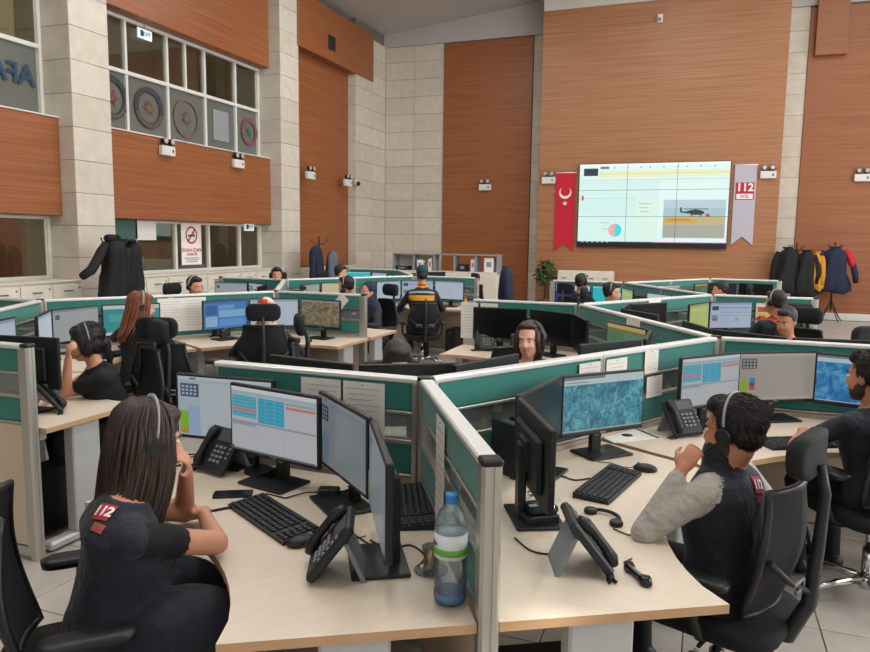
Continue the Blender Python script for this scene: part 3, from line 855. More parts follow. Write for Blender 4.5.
tb = [rc(0, 0, 1, 1, 'b9bcc0'), rc(0, 0, 1, .06, 'd2d6d8'), rc(0, .06, 1, .11, '9fb7c2'), rc(.01, .13, .31, .47, '4aa6bd'), rc(.33, .13, .64, .52, '36a0bf'),
      rc(.66, .13, .99, .17, '8fa6b0'), rc(.66, .19, .99, .23, 'c77a72'), rc(.01, .32, .31, .38, 'b8808a'), rc(0, .53, 1, .56, '8d9aa4'), rc(.0, .56, .3, .60, '8fa0ac')]
tb += [rc(.01, .16+.055*k, .31, .165+.055*k, '8fc8d4') for k in range(6)] + [rc(.33, .16+.06*k, .64, .165+.06*k, '7cc4d8') for k in range(6)] + [rc(.43+.1*k, .13, .435+.1*k, .52, '7cc4d8') for k in range(2)]
tb += [rc(.31, .58, .314, .97, 'a2a6aa'), rc(.64, .58, .644, .97, 'a2a6aa'), rc(.0, .97, 1, 1, '59616a')]
scr('table', tb)
scr('table_dim', [(p, tuple(x*.62 for x in c)) for p, c in tb])
scr('form_dim', [(p, tuple(x*.42 for x in c)) for p, c in FORM])
scr('map', [rc(0, 0, 1, 1, 'c4d2d4'), rc(0, 0, .5, .05, '6f7d84'), rc(.02, .09, .3, .11, '8b999c'), rc(0, .94, 1, .97, '9fb3b6'), rc(0, .97, 1, 1, '3a2430')], (.0, .14, 1, .945, 'screen_map'))
scr('map_blue', [rc(0, 0, 1, 1, 'c0cdd6'), rc(0, 0, .5, .05, '6f7d84'), rc(0, .97, 1, 1, '283a5a')], (.0, .14, 1, .955, 'screen_map_blue'))
scr('aerial', [rc(0, 0, 1, 1, '8f9490'), rc(0, .95, 1, 1, '2a2a2a')], (0, .07, 1, .95, 'screen_aerial'))
scr('blue', [rc(0, 0, 1, 1, '3f7fc0'), rc(0, 0, 1, .08, '2a62a8'), rc(.04, .16, .3, .5, '2c5f9c'), rc(.34, .16, .7, .3, '6aa6dc'), rc(.34, .34, .96, .6, '83b4e0'), rc(.04, .56, .3, .92, '9cc0e4'), rc(.34, .66, .96, .92, '5c97d4')] + rows(.05, .28, .6, 5, .06, '4a80b8'))
scr('white', [rc(0, 0, 1, 1, 'b8c6d6'), rc(0, 0, 1, .07, '8fa2b4'), rc(.03, .12, .97, .95, 'c2cedb')] + rows(.08, .6, .2, 6, .1, 'a3b2c2'))
scr('grey', [rc(0, 0, 1, 1, 'a8b0b0'), rc(0, 0, 1, .07, '848c90'), rc(.05, .15, .14, .3, '50606a'), rc(.2, .5, .9, .52, '98a2a4')])
scr('pale_teal', [rc(0, 0, 1, 1, 'cfd6d2'), rc(0, .12, 1, .9, '3f9a9a'), rc(.1, .3, .5, .55, '57b0a8'), rc(.55, .5, .9, .8, '2f8088')])
scr('lime', [rc(0, 0, 1, 1, 'b9c46c'), rc(0, 0, 1, .08, '96a86a'), rc(.08, .16, .9, .3, 'c2cc7e'), rc(.3, .5, .5, .52, '8a9a50')])
scr('cream', [rc(0, 0, 1, 1, 'd2cf9a'), rc(0, 0, 1, .07, 'aab090'), rc(.1, .4, .5, .42, 'b0ae78')])
scr('olive', [rc(0, 0, 1, 1, '6f7a4a'), rc(0, 0, 1, .1, 'c0a868'), rc(.05, .2, .45, .8, '4f7a58'), rc(.5, .2, .95, .85, '5a8a6a')])
scr('dash', [rc(0, 0, 1, 1, 'b6c4da'), rc(0, 0, 1, .08, '8ea2c4'), rc(.04, .14, .2, .3, '2e4a68'), rc(.04, .5, .18, .64, '5aa0b4'), rc(.04, .64, .18, .72, 'c84450'), rc(.24, .16, .96, .24, '94a8cc'), rc(.24, .36, .96, .42, 'a2b4d2'), rc(.6, .6, .7, .74, '8ac0a0'), rc(.24, .5, .96, .53, '98aac8')])
scr('alert', [rc(0, 0, 1, 1, 'd6cfae'), rc(0, .05, 1, .14, 'e8e4d8'), rc(.04, .16, .96, .36, 'cc5a3c'), rc(.04, .4, .6, .8, 'd9c65c'), rc(.65, .4, .96, .8, '8fae7a')])
scr('navy_white', [rc(0, 0, 1, 1, '1d3f8e'), rc(0, 0, 1, .28, 'c9dbe4'), rc(.1, .4, .5, .44, '2f56a8')])
scr('cyan', [rc(0, 0, 1, 1, '35cfd8'), rc(0, 0, 1, .08, '8fe4e4'), rc(.7, .2, .95, .4, '60dce0')])
SCR['off'] = MB().box((0, 0, 0), (SW, .0008, SH)).mesh('screen', 'black_gloss')

def build_monitor(dz=0.0):
    r = thing('monitor', '', 'monitor')
    MB().box((.02, 0, .007), (.185, .25, .012), ch=.004).obj('base_plate', 'black_plastic', r)
    nk = MB().box((-.035, 0, .15+dz/2), (.03, .065, .29+dz), ch=.006).obj('stand_neck', 'black_plastic', r)
    MB().cyl((-.019, 0, .10), (-.0185, 0, .10), .02, n=12).obj('cable_hole', 'grey_plastic', nk)
    h = MB().box((.012, 0, .257), (.024, .512, .305), ch=.004); h.box((-.008, 0, .25), (.026, .36, .2), ch=.01); h.box((-.026, 0, .255), (.02, .12, .12), ch=.004)
    h = h.obj('housing', 'black_plastic', r, (0, 0, dz))
    MB().box((.0245, 0, .1125), (.001, .035, .007)).obj('maker_badge', 'grey_plastic', h)
    MB().box((-.0215, .12, .22), (.001, .05, .03)).obj('rating_sticker', 'label_white', h)
    new('screen', SCR['off'], r, (.0245, 0, .2595+dz), PI/2)
    return r
POOL_MON = Pool(build_monitor); POOL_TALL = Pool(lambda: build_monitor(.042))
def monitor(label, loc, rz, kind, group=None, tall=False):
    r, kids = (POOL_TALL if tall else POOL_MON).place(label, loc, rz, group)
    for k in kids:
        if k.name.startswith('screen'): k.data = SCR[kind]
    return r
def monitor_span(label, a, b, face, kind, group=None):
    """by the two top corners in plan; face = rough direction the screen looks (degrees)"""
    a, b = Vector((a[0], a[1])), Vector((b[0], b[1])); d = (b-a).normalized(); n = Vector((d.y, -d.x))
    f = Vector((math.cos(rad(face)), math.sin(rad(face))))
    if n.dot(f) < 0: n = -n
    c = (a+b)/2-n*.02
    return monitor(label, (c.x, c.y, DESK), math.atan2(n.y, n.x), kind, group)

def build_keyboard():
    r = thing('keyboard', '', 'keyboard')
    MB().prism([(-.075, 0), (.075, 0), (.075, .014), (-.075, .026)], -.225, .225, axis='y').obj('keyboard_base', 'black_plastic', r)
    k = MB()
    for j in range(6):
        x = -.06+.0235*j; z = .026-(x+.075)*.08+.003
        for i in range(21):
            y = -.207+.0207*i
            if i in (15, 17) and j < 6 and i == 17: continue
            k.box((x, y, z), (.018, .016, .007), ch=.002)
    tag(k.obj('keys', 'charcoal', r), kind='stuff')
    return r
POOL_KB = Pool(build_keyboard)
def build_mouse():
    r = thing('mouse', '', 'mouse')
    mb = MB().ell((0, 0, .012), (.055, .031, .024)); 
    mb.v = [(x, y, max(z, 0.0)) for x, y, z in mb.v]
    b = mb.obj('mouse_shell', 'black_plastic', r)
    MB().cyl((-.03, -.004, .03), (-.03, .004, .03), .009, n=10).obj('scroll_wheel', 'grey_plastic', b)
    MB().tube([(-.05, 0, .01), (-.10, .01, .004), (-.16, .05, .004), (-.22, .04, .004)], .002, 5).obj('mouse_cable', 'black_plastic', r)
    return r
POOL_MS = Pool(build_mouse)
def build_phone():
    r = thing('desk_phone', '', 'telephone')      # front faces +x, user side
    tl = Matrix.Rotation(rad(-40), 3, 'Y')         # plate leaning back
    def P(p): return tl @ Vector(p)
    mb = MB().box((0, 0, .105), (.03, .19, .21), ch=.008); mb.xf(Matrix.Rotation(rad(-38), 4, 'Y')); mb.xf(Matrix.Translation((.075, 0, .012)))
    b = mb.obj('phone_body', 'charcoal', r)
    def on(c, d, m, nm, par=None, ch=.002):
        q = MB().box(c, d, ch=ch); q.xf(Matrix.Rotation(rad(-38), 4, 'Y')); q.xf(Matrix.Translation((.075, 0, .012)))
        return q.obj(nm, m, par or r)
    on((.017, .025, .17), (.004, .10, .055), 'dark_grey', 'display')
    kq = MB()
    for i in range(3):
        for j in range(4): kq.box((.018, -.005+.026*i, .115-.022*j), (.006, .018, .013), ch=.002)
    for j in range(5): kq.box((.018, .082, .16-.022*j), (.006, .012, .012), ch=.002)
    kq.xf(Matrix.Rotation(rad(-38), 4, 'Y')); kq.xf(Matrix.Translation((.075, 0, .012)))
    tag(kq.obj('keypad', 'grey_plastic', r), kind='stuff')
    hs = MB().tube([(.022, -.065, .012), (.030, -.065, .035), (.036, -.065, .075), (.036, -.065, .135), (.030, -.065, .175), (.022, -.065, .198)], [.016, .022, .015, .015, .022, .016], 10)
    hs.xf(Matrix.Rotation(rad(-38), 4, 'Y')); hs.xf(Matrix.Translation((.075, 0, .012)))
    hs.obj('handset', 'black_plastic', r)
    sd = MB().prism([(-.10, .0), (-.085, .0), (-.03, .125), (-.045, .125)], -.08, .08, axis='y').obj('stand_foot', 'grey_plastic', r)
    cd = [(.07+.012*math.sin(k*.9), -.09-.012*math.cos(k*1.9)-.0009*k, .008+.006*math.sin(k*1.9)) for k in range(34)]
    MB().tube(cd, .003, 5).obj('handset_cord', 'black_plastic', r)
    return r
POOL_PH = Pool(build_phone)

def rounded(w, h, r, n=5):
    pts = []
    for cx, cy, a0 in ((w/2-r, h/2-r, 0), (-w/2+r, h/2-r, 90), (-w/2+r, -h/2+r, 180), (w/2-r, -h/2+r, 270)):
        for k in range(n+1):
            a = rad(a0+90*k/n); pts.append((cx+r*math.cos(a), cy+r*math.sin(a)))
    return pts
def build_chair():
    r = thing('office_chair', '', 'chair')          # faces +x
    hub = MB().lathe([(.0, .055), (.035, .055), (.045, .075), (.045, .115), (.03, .125), (0, .125)], n=16)
    for k in range(5):
        a = 2*PI*k/5+.3; d = Vector((math.cos(a), math.sin(a), 0))
        hub.tube([d*.03+Vector((0, 0, .10)), d*.18+Vector((0, 0, .092)), d*.31+Vector((0, 0, .07))], [.026, .02, .014], 8, flat=.7)
    hub.obj('star_base', 'chrome', r)
    cm = MB()
    for s_ in (-1, 1): cm.cyl((0, s_*.008, .03), (0, s_*.026, .03), .03, .028, 14)
    cm.cyl((0, 0, .03), (0, 0, .065), .009, n=8); cm = cm.mesh('caster', 'black_plastic')
    for k in range(5):
        a = 2*PI*k/5+.3; new('caster', cm, r, (math.cos(a)*.31, math.sin(a)*.31, 0), a+.6*k)
    gl = MB().cyl((0, 0, .11), (0, 0, .27), .028, n=14); gl.cyl((0, 0, .27), (0, 0, .40), .018, n=14); gl.obj('gas_lift', 'chrome', r)
    mech = MB().box((0, 0, .405), (.24, .18, .05), ch=.012); mech.tube([(-.02, .08, .40), (-.02, .24, .40)], .008, 6); mech.obj('tilt_mechanism', 'black_plastic', r)
    # seat: rounded slab with a waterfall front
    rings = []
    for z, sc_, dz in ((.425, .86, 0), (.432, .97, 0), (.455, 1.0, 0), (.480, .985, 0), (.494, .92, 0)):
        rings.append([Vector((x*sc_+.0, y*sc_, z-(.03*max(0, (x-.12)/.13)**2))) for x, y in rounded(.50, .50, .13)])
    MB().loft(rings).obj('seat', 'fabric_black', r)
    # back frame and mesh, curved
    def bp(u, v, off=0):          # u -1..1 across, v 0..1 up
        wv = .19+.045*math.sin(PI*min(1, v*1.15))-.02*v
        x = -.215-.06*v+.05*u*u-.035*math.sin(PI*v)+.03
        return Vector((x+off, u*wv, .54+.47*v))
    g = MB(); nu, nv = 10, 12
    for off, flip in ((.008, False), (-.008, True)):
        vs_ = [bp(-1+2*i/nu, j/nv, off) for j in range(nv+1) for i in range(nu+1)]
        fs = [(j*(nu+1)+i, j*(nu+1)+i+1, (j+1)*(nu+1)+i+1, (j+1)*(nu+1)+i) for j in range(nv) for i in range(nu)]
        g.add(vs_, [f[::-1] if flip else f for f in fs], 0, True)
    g.obj('backrest', 'mesh_black', r)
    loop = [bp(-1, j/nv) for j in range(nv+1)]+[bp(-1+2*i/nu, 1) for i in range(1, nu+1)]+[bp(1, 1-j/nv) for j in range(1, nv+1)]+[bp(1-2*i/nu, 0) for i in range(1, nu+1)]
    MB().tube(loop, .014, 8).obj('back_frame', 'black_plastic', r)
    sp = MB().tube([(-.10, 0, .40), (-.24, 0, .43), (-.30, 0, .58), (-.315, 0, .80), (-.325, 0, 1.0), (-.305, 0, 1.10)], [.03, .03, .026, .022, .018, .014], 8)
    for s_ in (-1, 1): sp.tube([(-.305, 0, .62), (-.27, s_*.14, .70), (-.225, s_*.21, .78)], .012, 7)
    sp.obj('spine', 'charcoal', r)
    for s_ in (-1, 1):
        MB().tube([(-.29, s_*.05, .66), (-.29, s_*.13, .66), (-.285, s_*.13, .69), (-.29, s_*.05, .69), (-.29, s_*.05, .66)], .006, 6).obj('lumbar_clip', 'grey_plastic', r)
    hr = []
    for k, (off, sc_) in enumerate(((-.035, .8), (-.028, .97), (.0, 1.0), (.022, .95), (.03, .8))):
        hr.append([Vector((-.275+off+.9*y*y*1.0, y*sc_, 1.135+z*sc_)) for y, z in rounded(.30, .155, .06)])
    MB().loft(hr).obj('headrest', 'mesh_black', r)
    am = MB(); 
    rr = []
    for z, sc_ in ((.665, .8), (.67, .98), (.69, 1.0), (.698, .85)): rr.append([Vector((x*sc_, y*sc_, z)) for x, y in rounded(.26, .085, .035)])
    pad = MB().loft(rr).mesh('armrest', 'black_plastic')
    for s_ in (-1, 1):
        a = new('armrest', pad, r, (-.0, s_*.285, 0))
        MB().tube([(.0, 0, .67), (-.01, 0, .52), (-.02, -s_*.05, .43), (-.02, -s_*.14, .415)], [.022, .022, .02, .018], 8, flat=.6).obj('armrest_post', 'charcoal', a)
    return r
POOL_CH = Pool(build_chair)

# ---- desks: 120 degree corner worktop, local x along the bisector away from the partition corner
LEN = 1.15
def desk_outline():
    u1 = Vector((.5, -math.sqrt(3)/2)); n1 = Vector((math.sqrt(3)/2, .5))
    P1 = u1*LEN+n1*.032; Q1 = u1*LEN+n1*.72
    pts = [(.064, 0), (P1.x, P1.y)]
    nseg = 14
    ym = -Q1.y
    for k in range(nseg+1):
        y = -ym+2*ym*k/nseg
        pts.append((Q1.x-.215*(1-(y/ym)**2)**.8 if abs(y) < ym else Q1.x, y))
    pts.append((P1.x, -P1.y))
    return pts, u1, n1, P1, Q1
def build_desk():
    r = thing('corner_desk', '', 'desk')
    pts, u1, n1, P1, Q1 = desk_outline()
    MB().prism(pts, DESK-.028, DESK, 0, 1).obj('worktop', ['desk_top', 'desk_edge'], r)
    for s_ in (-1, 1):
        def W2(a, b): p = u1*a+n1*b; return Vector((p.x, p.y*(-s_)))
        c = W2(LEN-.10, .36); ang = math.atan2(n1.y*(-s_), n1.x)
        col = MB().box((0, 0, .375), (.20, .075, .63), ch=.008)
        lg = col.obj('leg', 'desk_metal', r, (c.x, c.y, 0), ang)
        MB().box((0, 0, .035), (.56, .075, .05), ch=.012).obj('foot_bar', 'desk_metal', lg)
        MB().box((0, 0, .70), (.52, .06, .024), ch=.004).obj('top_bracket', 'desk_metal', lg)
        m_ = (W2(.25, .16)+W2(LEN-.15, .16))/2
        MB().box((0, 0, .655), (.70, .05, .06), ch=.004).obj('cable_tray', 'desk_metal', r, (m_.x, m_.y, 0), math.atan2(u1.y*(-s_), u1.x))
    return r
POOL_DK = Pool(build_desk)

# ---- partitions
def build_partition(L_, start_post, end_post):
    r = thing('partition', '', 'partition')
    x0, x1 = .03, L_-(.0 if not end_post else .05)
    xm, lx = (x0+x1)/2, x1-x0
    def pc(nm, c, d, m, ch=.003): return MB().box(c, d, ch=ch).obj(nm, m, r)
    pc('top_rail', (xm, 0, 1.1875), (lx, .058, .025), 'alu_top', .006)
    pc('upper_rail', (xm, 0, 1.045), (lx, .05, .014), 'alu'); pc('lower_rail', (xm, 0, .918), (lx, .05, .02), 'alu'); pc('base_rail', (xm, 0, .772), (lx, .05, .012), 'alu')
    for x in (x0+.012, x1-.012): pc('stile', (x, 0, .60), (.024, .052, 1.15), 'alu')
    pc('upper_fabric', (xm, 0, 1.114), (lx-.05, .042, .122), 'teal', .006)
    pc('glass_pane', (xm, 0, .983), (lx-.05, .006, .11), 'partition_glass', 0)
    pc('lower_fabric', (xm, 0, .845), (lx-.05, .042, .13), 'teal', .006)
    pc('base_panel', (xm, 0, .42), (lx-.05, .036, .68), 'laminate', .004)
    pc('foot_rail', (xm, 0, .05), (lx, .05, .05), 'alu')
    if end_post:
        pl = [(.028*math.cos(a), .034*math.sin(a)) for a in [2*PI*k/16 for k in range(16)]]
        prof = [(L_-.05, -.029), (L_-.012, -.029), (L_, -.02), (L_, -.006), (L_-.004, -.004), (L_-.004, .004), (L_, .006), (L_, .02), (L_-.012, .029), (L_-.05, .029)]
        p = MB().prism(prof, .0, 1.185).obj('end_post', 'alu', r)
        MB().box((L_-.027, 0, 1.195), (.056, .062, .02), ch=.006).obj('post_cap', 'black_plastic', p)
    if start_post:
        hx = [(.034*math.cos(PI/6+PI/3*k), .034*math.sin(PI/6+PI/3*k)) for k in range(6)]
        p = MB().prism(hx, 0, 1.19).obj('corner_post', 'alu', r)
        MB().prism([(a*1.05, b*1.05) for a, b in hx], 1.19, 1.205).obj('post_cap', 'black_plastic', p)
    return r
POOL_PT = {}
def partition(label, x, y, ang, L_, start_post=False, end_post=False, group=None):
    key = (round(L_, 3), start_post, end_post)
    if key not in POOL_PT: POOL_PT[key] = Pool(lambda: build_partition(L_, start_post, end_post))
    return POOL_PT[key].place(label, (x, y, 0), rad(ang), group)[0]

# ================================================================== plan of the two clusters
SP = 2.347; DY = 2.0325
JN = {}
for i in range(6):
    y = 2.793+i*DY
    JN['A%d' % (i+1)] = (-1.075 if i % 2 == 0 else .098, y, 'L' if i % 2 == 0 else 'R')
    JN['B%d' % (i+1)] = (-4.43 if i % 2 == 0 else -5.6, y, 'R' if i % 2 == 0 else 'L')
def cell_pt(cell, lx, ly, z=0):
    j, b = cell.split('-'); x, y, _ = JN[j]; a = rad(float(b))
    return Vector((x+lx*math.cos(a)-ly*math.sin(a), y+lx*math.sin(a)+ly*math.cos(a), z))
def cell_dir(cell): return float(cell.split('-')[1])

PLAB = {  # junction: (spoke, first half of the zigzag run leaving it, second half)
 'A1': ('teal and aluminium partition behind the two front left monitors', 'teal partition section with pinned notes behind the teal map monitor, nearer the corner post', 'teal partition section left of the bearded man, below the dark monitor tops'),
 'A2': ('teal partition behind the bearded man\'s three monitors', 'zigzag partition section leading left from the corner above the bearded man\'s screens', 'zigzag partition section right of the black switched-off screens'),
 'A3': ('teal partition behind the black switched-off screens', 'zigzag partition section in front of the short-haired man facing right', 'zigzag partition section with papers left of the lime screen'),
 'A4': ('teal partition behind the red-banded vest worker\'s screens', 'far zigzag partition section behind the lime screen', 'far zigzag partition section right of the short-haired man'),
 'A5': ('far partition left of the blue and white screen below the flag banner', 'farthest zigzag partition section below the video wall, left half', 'farthest zigzag partition section below the video wall, right half'),
 'A6': ('farthest right partition in front of the black coats', None, None),
 'B1': ('teal partition with beige base ending at the left edge post', 'bright partition at the far left edge, nearer half', 'bright partition at the left edge behind the hand-leaning woman'),
 'B2': ('partition at the left edge below the cream cabinets', 'partition behind the auburn-haired woman', 'partition with white papers behind the blue screen'),
 'B3': ('partition section with tilted note ending left of the hijab wearer', 'partition section behind the bearded man facing left, nearer half', 'slanting partition section below the second stone column'),
 'B4': ('far partition in front of the cream drawer cabinets', 'far partition section left of the bearded man facing left', 'far partition section behind the bearded man facing left'),
 'B5': ('partition behind the yellow vest worker\'s screens', 'farthest left partition section behind the yellow vest worker', 'farthest left partition section near the stone corner'),
 'B6': ('farthest left partition below the tall dark wood panel', None, None)}
SPK = 1.11
for cl in 'AB':
    for i in range(1, 7):
        k = '%s%d' % (cl, i); x, y, t = JN[k]; lab = PLAB[k]
        sa = 180 if t == 'L' else 0
        partition(lab[0], x, y, sa, SPK, True, True)
        if i < 6:
            za = 60 if t == 'L' else 120
            nx, ny, _ = JN['%s%d' % (cl, i+1)]
            partition(lab[1], x, y, za, SP/2)
            partition(lab[2], nx, ny, za+180, SP/2)
partition('near partition ending in a black-capped post between the two front desks', *JN['A1'][:2], -60, 1.165, False, True)
partition('low partition at the far left edge beyond the beige panel', *JN['B1'][:2], 240, 1.165, False, True)
# ================================================================== desks and what stands on them
WHO = {  # short phrase for whose desk it is
 'A1-240': "the front long-haired woman's desk", 'A1-0': "the grey-sleeved man's desk", 'A1-120': 'the desk hidden behind the front partition',
 'A2-300': "the bearded man's desk at the right edge", 'A2-60': "the desk behind the bearded man's partition", 'A2-180': "the smiling woman's desk",
 'A3-240': 'the empty desk with switched-off screens', 'A3-0': 'the empty desk left of the red-banded worker', 'A3-120': 'the desk behind the switched-off screens',
 'A4-300': "the red-banded vest worker's desk", 'A4-180': "the short-haired man's desk", 'A4-60': "the desk beyond the red-banded worker",
 'A5-240': 'the desk with blue and cyan screens', 'A5-0': 'the far desk of the half-hidden worker', 'A5-120': 'the far desk behind the cyan screen',
 'A6-300': 'the farthest right desk with black screens', 'A6-180': 'the far desk below the video wall', 'A6-60': 'the farthest desk by the black coats',
 'B1-60': "the hand-leaning woman's desk", 'B2-0': "the auburn-haired woman's desk", 'B2-120': 'the desk left of the headset man',
 'B3-300': "the headscarf wearer's desk", 'B3-180': "the headset man's desk by the cream cabinets", 'B3-60': "the hijab wearer's desk",
 'B4-0': "the left-facing bearded man's desk", 'B4-240': "the far left desk with the grey screen", 'B4-120': 'the desk by the second stone column',
 'B5-300': "the yellow vest worker's desk", 'B5-180': "the masked man's far desk", 'B5-60': 'the desk with the draped jacket chair',
 'B6-240': 'the farthest left desk with a bright screen', 'B6-0': 'the farthest desk by the open shelves'}
SCREENS = {  # (user's left, middle, right)
 'A1-120': ('white', 'form', 'table'), 'A2-60': ('form', 'white', 'map'), 'A2-180': ('olive', 'form', 'white'),
 'A3-240': ('off', 'off', 'off'), 'A3-0': ('off', 'off', 'off'), 'A3-120': ('white', 'form', 'table'),
 'A4-300': ('lime', 'dash', 'alert'), 'A4-180': ('navy_white', 'form', 'white'), 'A4-60': ('white', 'form', 'table'),
 'A5-240': ('navy_white', 'cyan', 'lime'), 'A5-0': ('white', 'form', 'table'), 'A5-120': ('form', 'white', 'off'),
 'A6-300': ('olive', 'off', 'off'), 'A6-180': ('cream', 'form', 'off'), 'A6-60': ('off', 'off', 'off'),
 'B1-60': ('form', 'table', 'white'), 'B2-0': ('white', 'grey', 'pale_teal'), 'B2-120': ('white', 'form', 'map'),
 'B3-300': ('blue', 'white', 'aerial'), 'B3-180': ('form', 'white', 'table'), 'B3-60': ('white', 'form', 'map'),
 'B4-0': ('white', 'grey', 'cream'), 'B4-240': ('grey', 'form', 'white'), 'B4-120': ('white', 'form', 'table'),
 'B5-300': ('white', 'dash', 'white'), 'B5-180': ('white', 'form', 'grey'), 'B5-60': ('white', 'form', 'off'),
 'B6-240': ('cyan', 'white', 'white'), 'B6-0': ('white', 'form', 'off')}
KINDTXT = {'off': 'black switched-off monitor', 'lime': 'monitor with lime screen', 'dash': 'monitor with pale blue dashboard', 'alert': 'monitor with red and yellow screen', 'olive': 'monitor with olive screen',
 'navy_white': 'monitor with navy screen', 'cyan': 'monitor with cyan screen', 'blue': 'monitor with blue panels', 'aerial': 'monitor showing a brown aerial photo', 'pale_teal': 'monitor with teal picture',
 'white': 'black-framed monitor', 'form': 'black-framed monitor', 'table': 'black-framed monitor', 'map': 'black-framed monitor', 'grey': 'monitor with grey screen', 'cream': 'monitor with cream screen'}
SIDE = ('left', 'middle', 'right')
KB_CELLS = {'B1-60', 'B2-0', 'B3-300', 'A3-240', 'A2-180', 'B5-300', 'B3-60', 'A4-300'}
for cell, who in WHO.items():
    d = rad(cell_dir(cell))
    POOL_DK.place('beige corner desk top on grey legs, '+who, cell_pt(cell, 0, 0), d)
    if cell in SCREENS:
        for k, (lx, ly, a) in enumerate(((.58, -.49, 38), (.40, 0, 0), (.58, .49, -38))):
            if cell == 'A1-120' and k == 0: lx, ly = .50, -.40
            p = cell_pt(cell, lx, ly, DESK)
            monitor('%s, %s of three at %s' % (KINDTXT[SCREENS[cell][k]], SIDE[k], who), p, d+rad(a), SCREENS[cell][k], tall=cell in ('A1-120', 'A2-60', 'A2-180', 'B1-60', 'A3-0'))
    if cell in KB_CELLS:
        POOL_KB.place('black keyboard on '+who, cell_pt(cell, .82, .05, DESK), d)
        POOL_MS.place('black mouse on '+who, cell_pt(cell, .84, .36, DESK), d+.3)
# front cell, long-haired woman
def mon_px(lb, a, b, face, kind, z): monitor_span(lb, at(*a, z), at(*b, z), face, kind)
mon_px('black-framed monitor with green block on screen, leftmost at the front woman\'s desk', (178, 366), (271, 373), 270, 'form', 1.182)
mon_px('tilted monitor with cyan table rows at the front woman\'s desk', (232, 376.5), (317, 390), 255, 'table', 1.176)
mon_px('monitor with dim screen seen at an angle at the front woman\'s desk', (318.5, 390), (369, 418), 225, 'form_dim', 1.15)
mon_px('monitor seen edge-on beside the water bottle at the front woman\'s desk', (370, 418), (388, 466), 205, 'form_dim', 1.15)
# front cell, grey-sleeved man
mon_px('monitor with teal city map facing the camera at the grey-sleeved man\'s desk', (562, 376), (645, 368.5), -45, 'map', 1.15)
mon_px('dim monitor in the corner left of the teal map monitor', (521, 395), (561, 376.5), 0, 'off', 1.15)
mon_px('near monitor seen from its black back at the grey-sleeved man\'s desk', (521, 396.5), (557, 431), 20, 'table', 1.15)
# bearded man's cell
mon_px('monitor with cyan tables, left of three at the bearded man\'s desk', (685, 352), (740, 347), -40, 'table', 1.18)
mon_px('monitor with beige screen and green block at the bearded man\'s desk', (741, 347), (816, 346), -60, 'form_grey', 1.18)
p0 = at(816, 347, 1.18)
monitor_span('monitor with blue map beside the bearded man\'s face', p0, (p0.x+.50, p0.y-.13), -95, 'map_blue')

def phone(label, loc, face): return POOL_PH.place(label, loc, rad(face))[0]
def kb(label, loc, face): return POOL_KB.place(label, loc, rad(face))[0]
def ms(label, loc, face): return POOL_MS.place(label, loc, rad(face))[0]
def D(x, y): return at(x, y, DESK)
phone('black desk phone with lit keypad under the front leftmost monitor', D(222, 470), 255)
phone('black desk phone seen from the side beside the front edge-on monitor', D(335, 572), 205)
phone('black desk phone with grey foot at the front right desk edge', D(582, 566), 20)
phone('black desk phone behind the grey-sleeved man\'s head', D(680, 434), -50)
phone('grey and black desk phone on the hand-leaning woman\'s desk', D(50, 411), 40)
phone('desk phone with bright display at the headscarf wearer\'s desk', D(222, 336), -60)
phone('desk phone at the empty desk with switched-off screens', D(484, 350), -70)
kb('long black keyboard in front of the front woman', (D(234, 507)+D(252, 497)+D(315, 535)+D(297, 549))/4, 240)
kb('second black keyboard behind the front edge-on monitor', (D(393, 530)+D(425, 533)+D(433, 490)+D(400, 485))/4+Vector((0, 0, .0)), 205)
kb('black keyboard in front of the grey-sleeved man', (D(578, 498)+D(613, 510)+D(637, 475)+D(605, 466))/4, -12)
kb('black keyboard in front of the bearded man', cell_pt('A2-300', .84, .02, DESK), -60)
ms('black mouse at the end of the front woman\'s keyboard', D(302, 545), 230)
ms('black mouse beside the grey-sleeved man\'s elbow', D(645, 471), 0)

def simple(name, label, cat, loc, rz=0): return thing(name, label, cat, loc, rz)
# mobile phone, pen, adapter, dock
t = simple('mobile_phone', 'black mobile phone lying beside the front desk phone', 'phone', D(233, 495), rad(28))
MB().prism(rounded(.155, .075, .012), 0, .008).obj('phone_case', 'black_plastic', t)
MB().prism(rounded(.147, .068, .01), .008, .0086).obj('phone_glass', 'black_gloss', t)
t = simple('pen', 'slim black pen on the front woman\'s desk', 'pen', D(217, 511)+Vector((0, 0, .005)), rad(52))
MB().tube([(-.07, 0, 0), (-.06, 0, 0), (.05, 0, 0), (.068, 0, 0), (.075, 0, 0)], [.003, .005, .005, .003, .001], 8).obj('pen_barrel', 'black_plastic', t)
MB().box((-.04, 0, .006), (.04, .002, .002)).obj('pen_clip', 'grey_plastic', t)
t = simple('power_adapter', 'small black power adapter block between the front monitors', 'adapter', D(329, 497), rad(20))
MB().box((0, 0, .02), (.085, .05, .04), ch=.006).obj('adapter_block', 'black_plastic', t)
MB().tube([(-.04, 0, .02), (-.1, .02, .01), (-.17, -.03, .004), (-.26, .02, .004)], .003, 6).obj('adapter_cable', 'black_plastic', t)
MB().tube([(.04, 0, .02), (.08, .01, .03), (.10, .06, .02), (.06, .12, .004)], .003, 6).obj('adapter_cable', 'black_plastic', t)
t = simple('headset_charger', 'black headset charging base between front desk phone and monitor stand', 'charger', D(262, 474), rad(-25))
MB().prism(rounded(.16, .11, .03), 0, .02).obj('base_tray', 'black_plastic', t)
MB().tube([(-.05, 0, .02), (-.04, 0, .08), (0, 0, .11), (.05, 0, .10)], [.014, .012, .012, .01], 8).obj('cradle_arm', 'charcoal', t)
MB().tube([(.05, -.05, .02), (.08, .0, .035), (.05, .06, .03)], .008, 8).obj('cradle_clip', 'black_plastic', t)
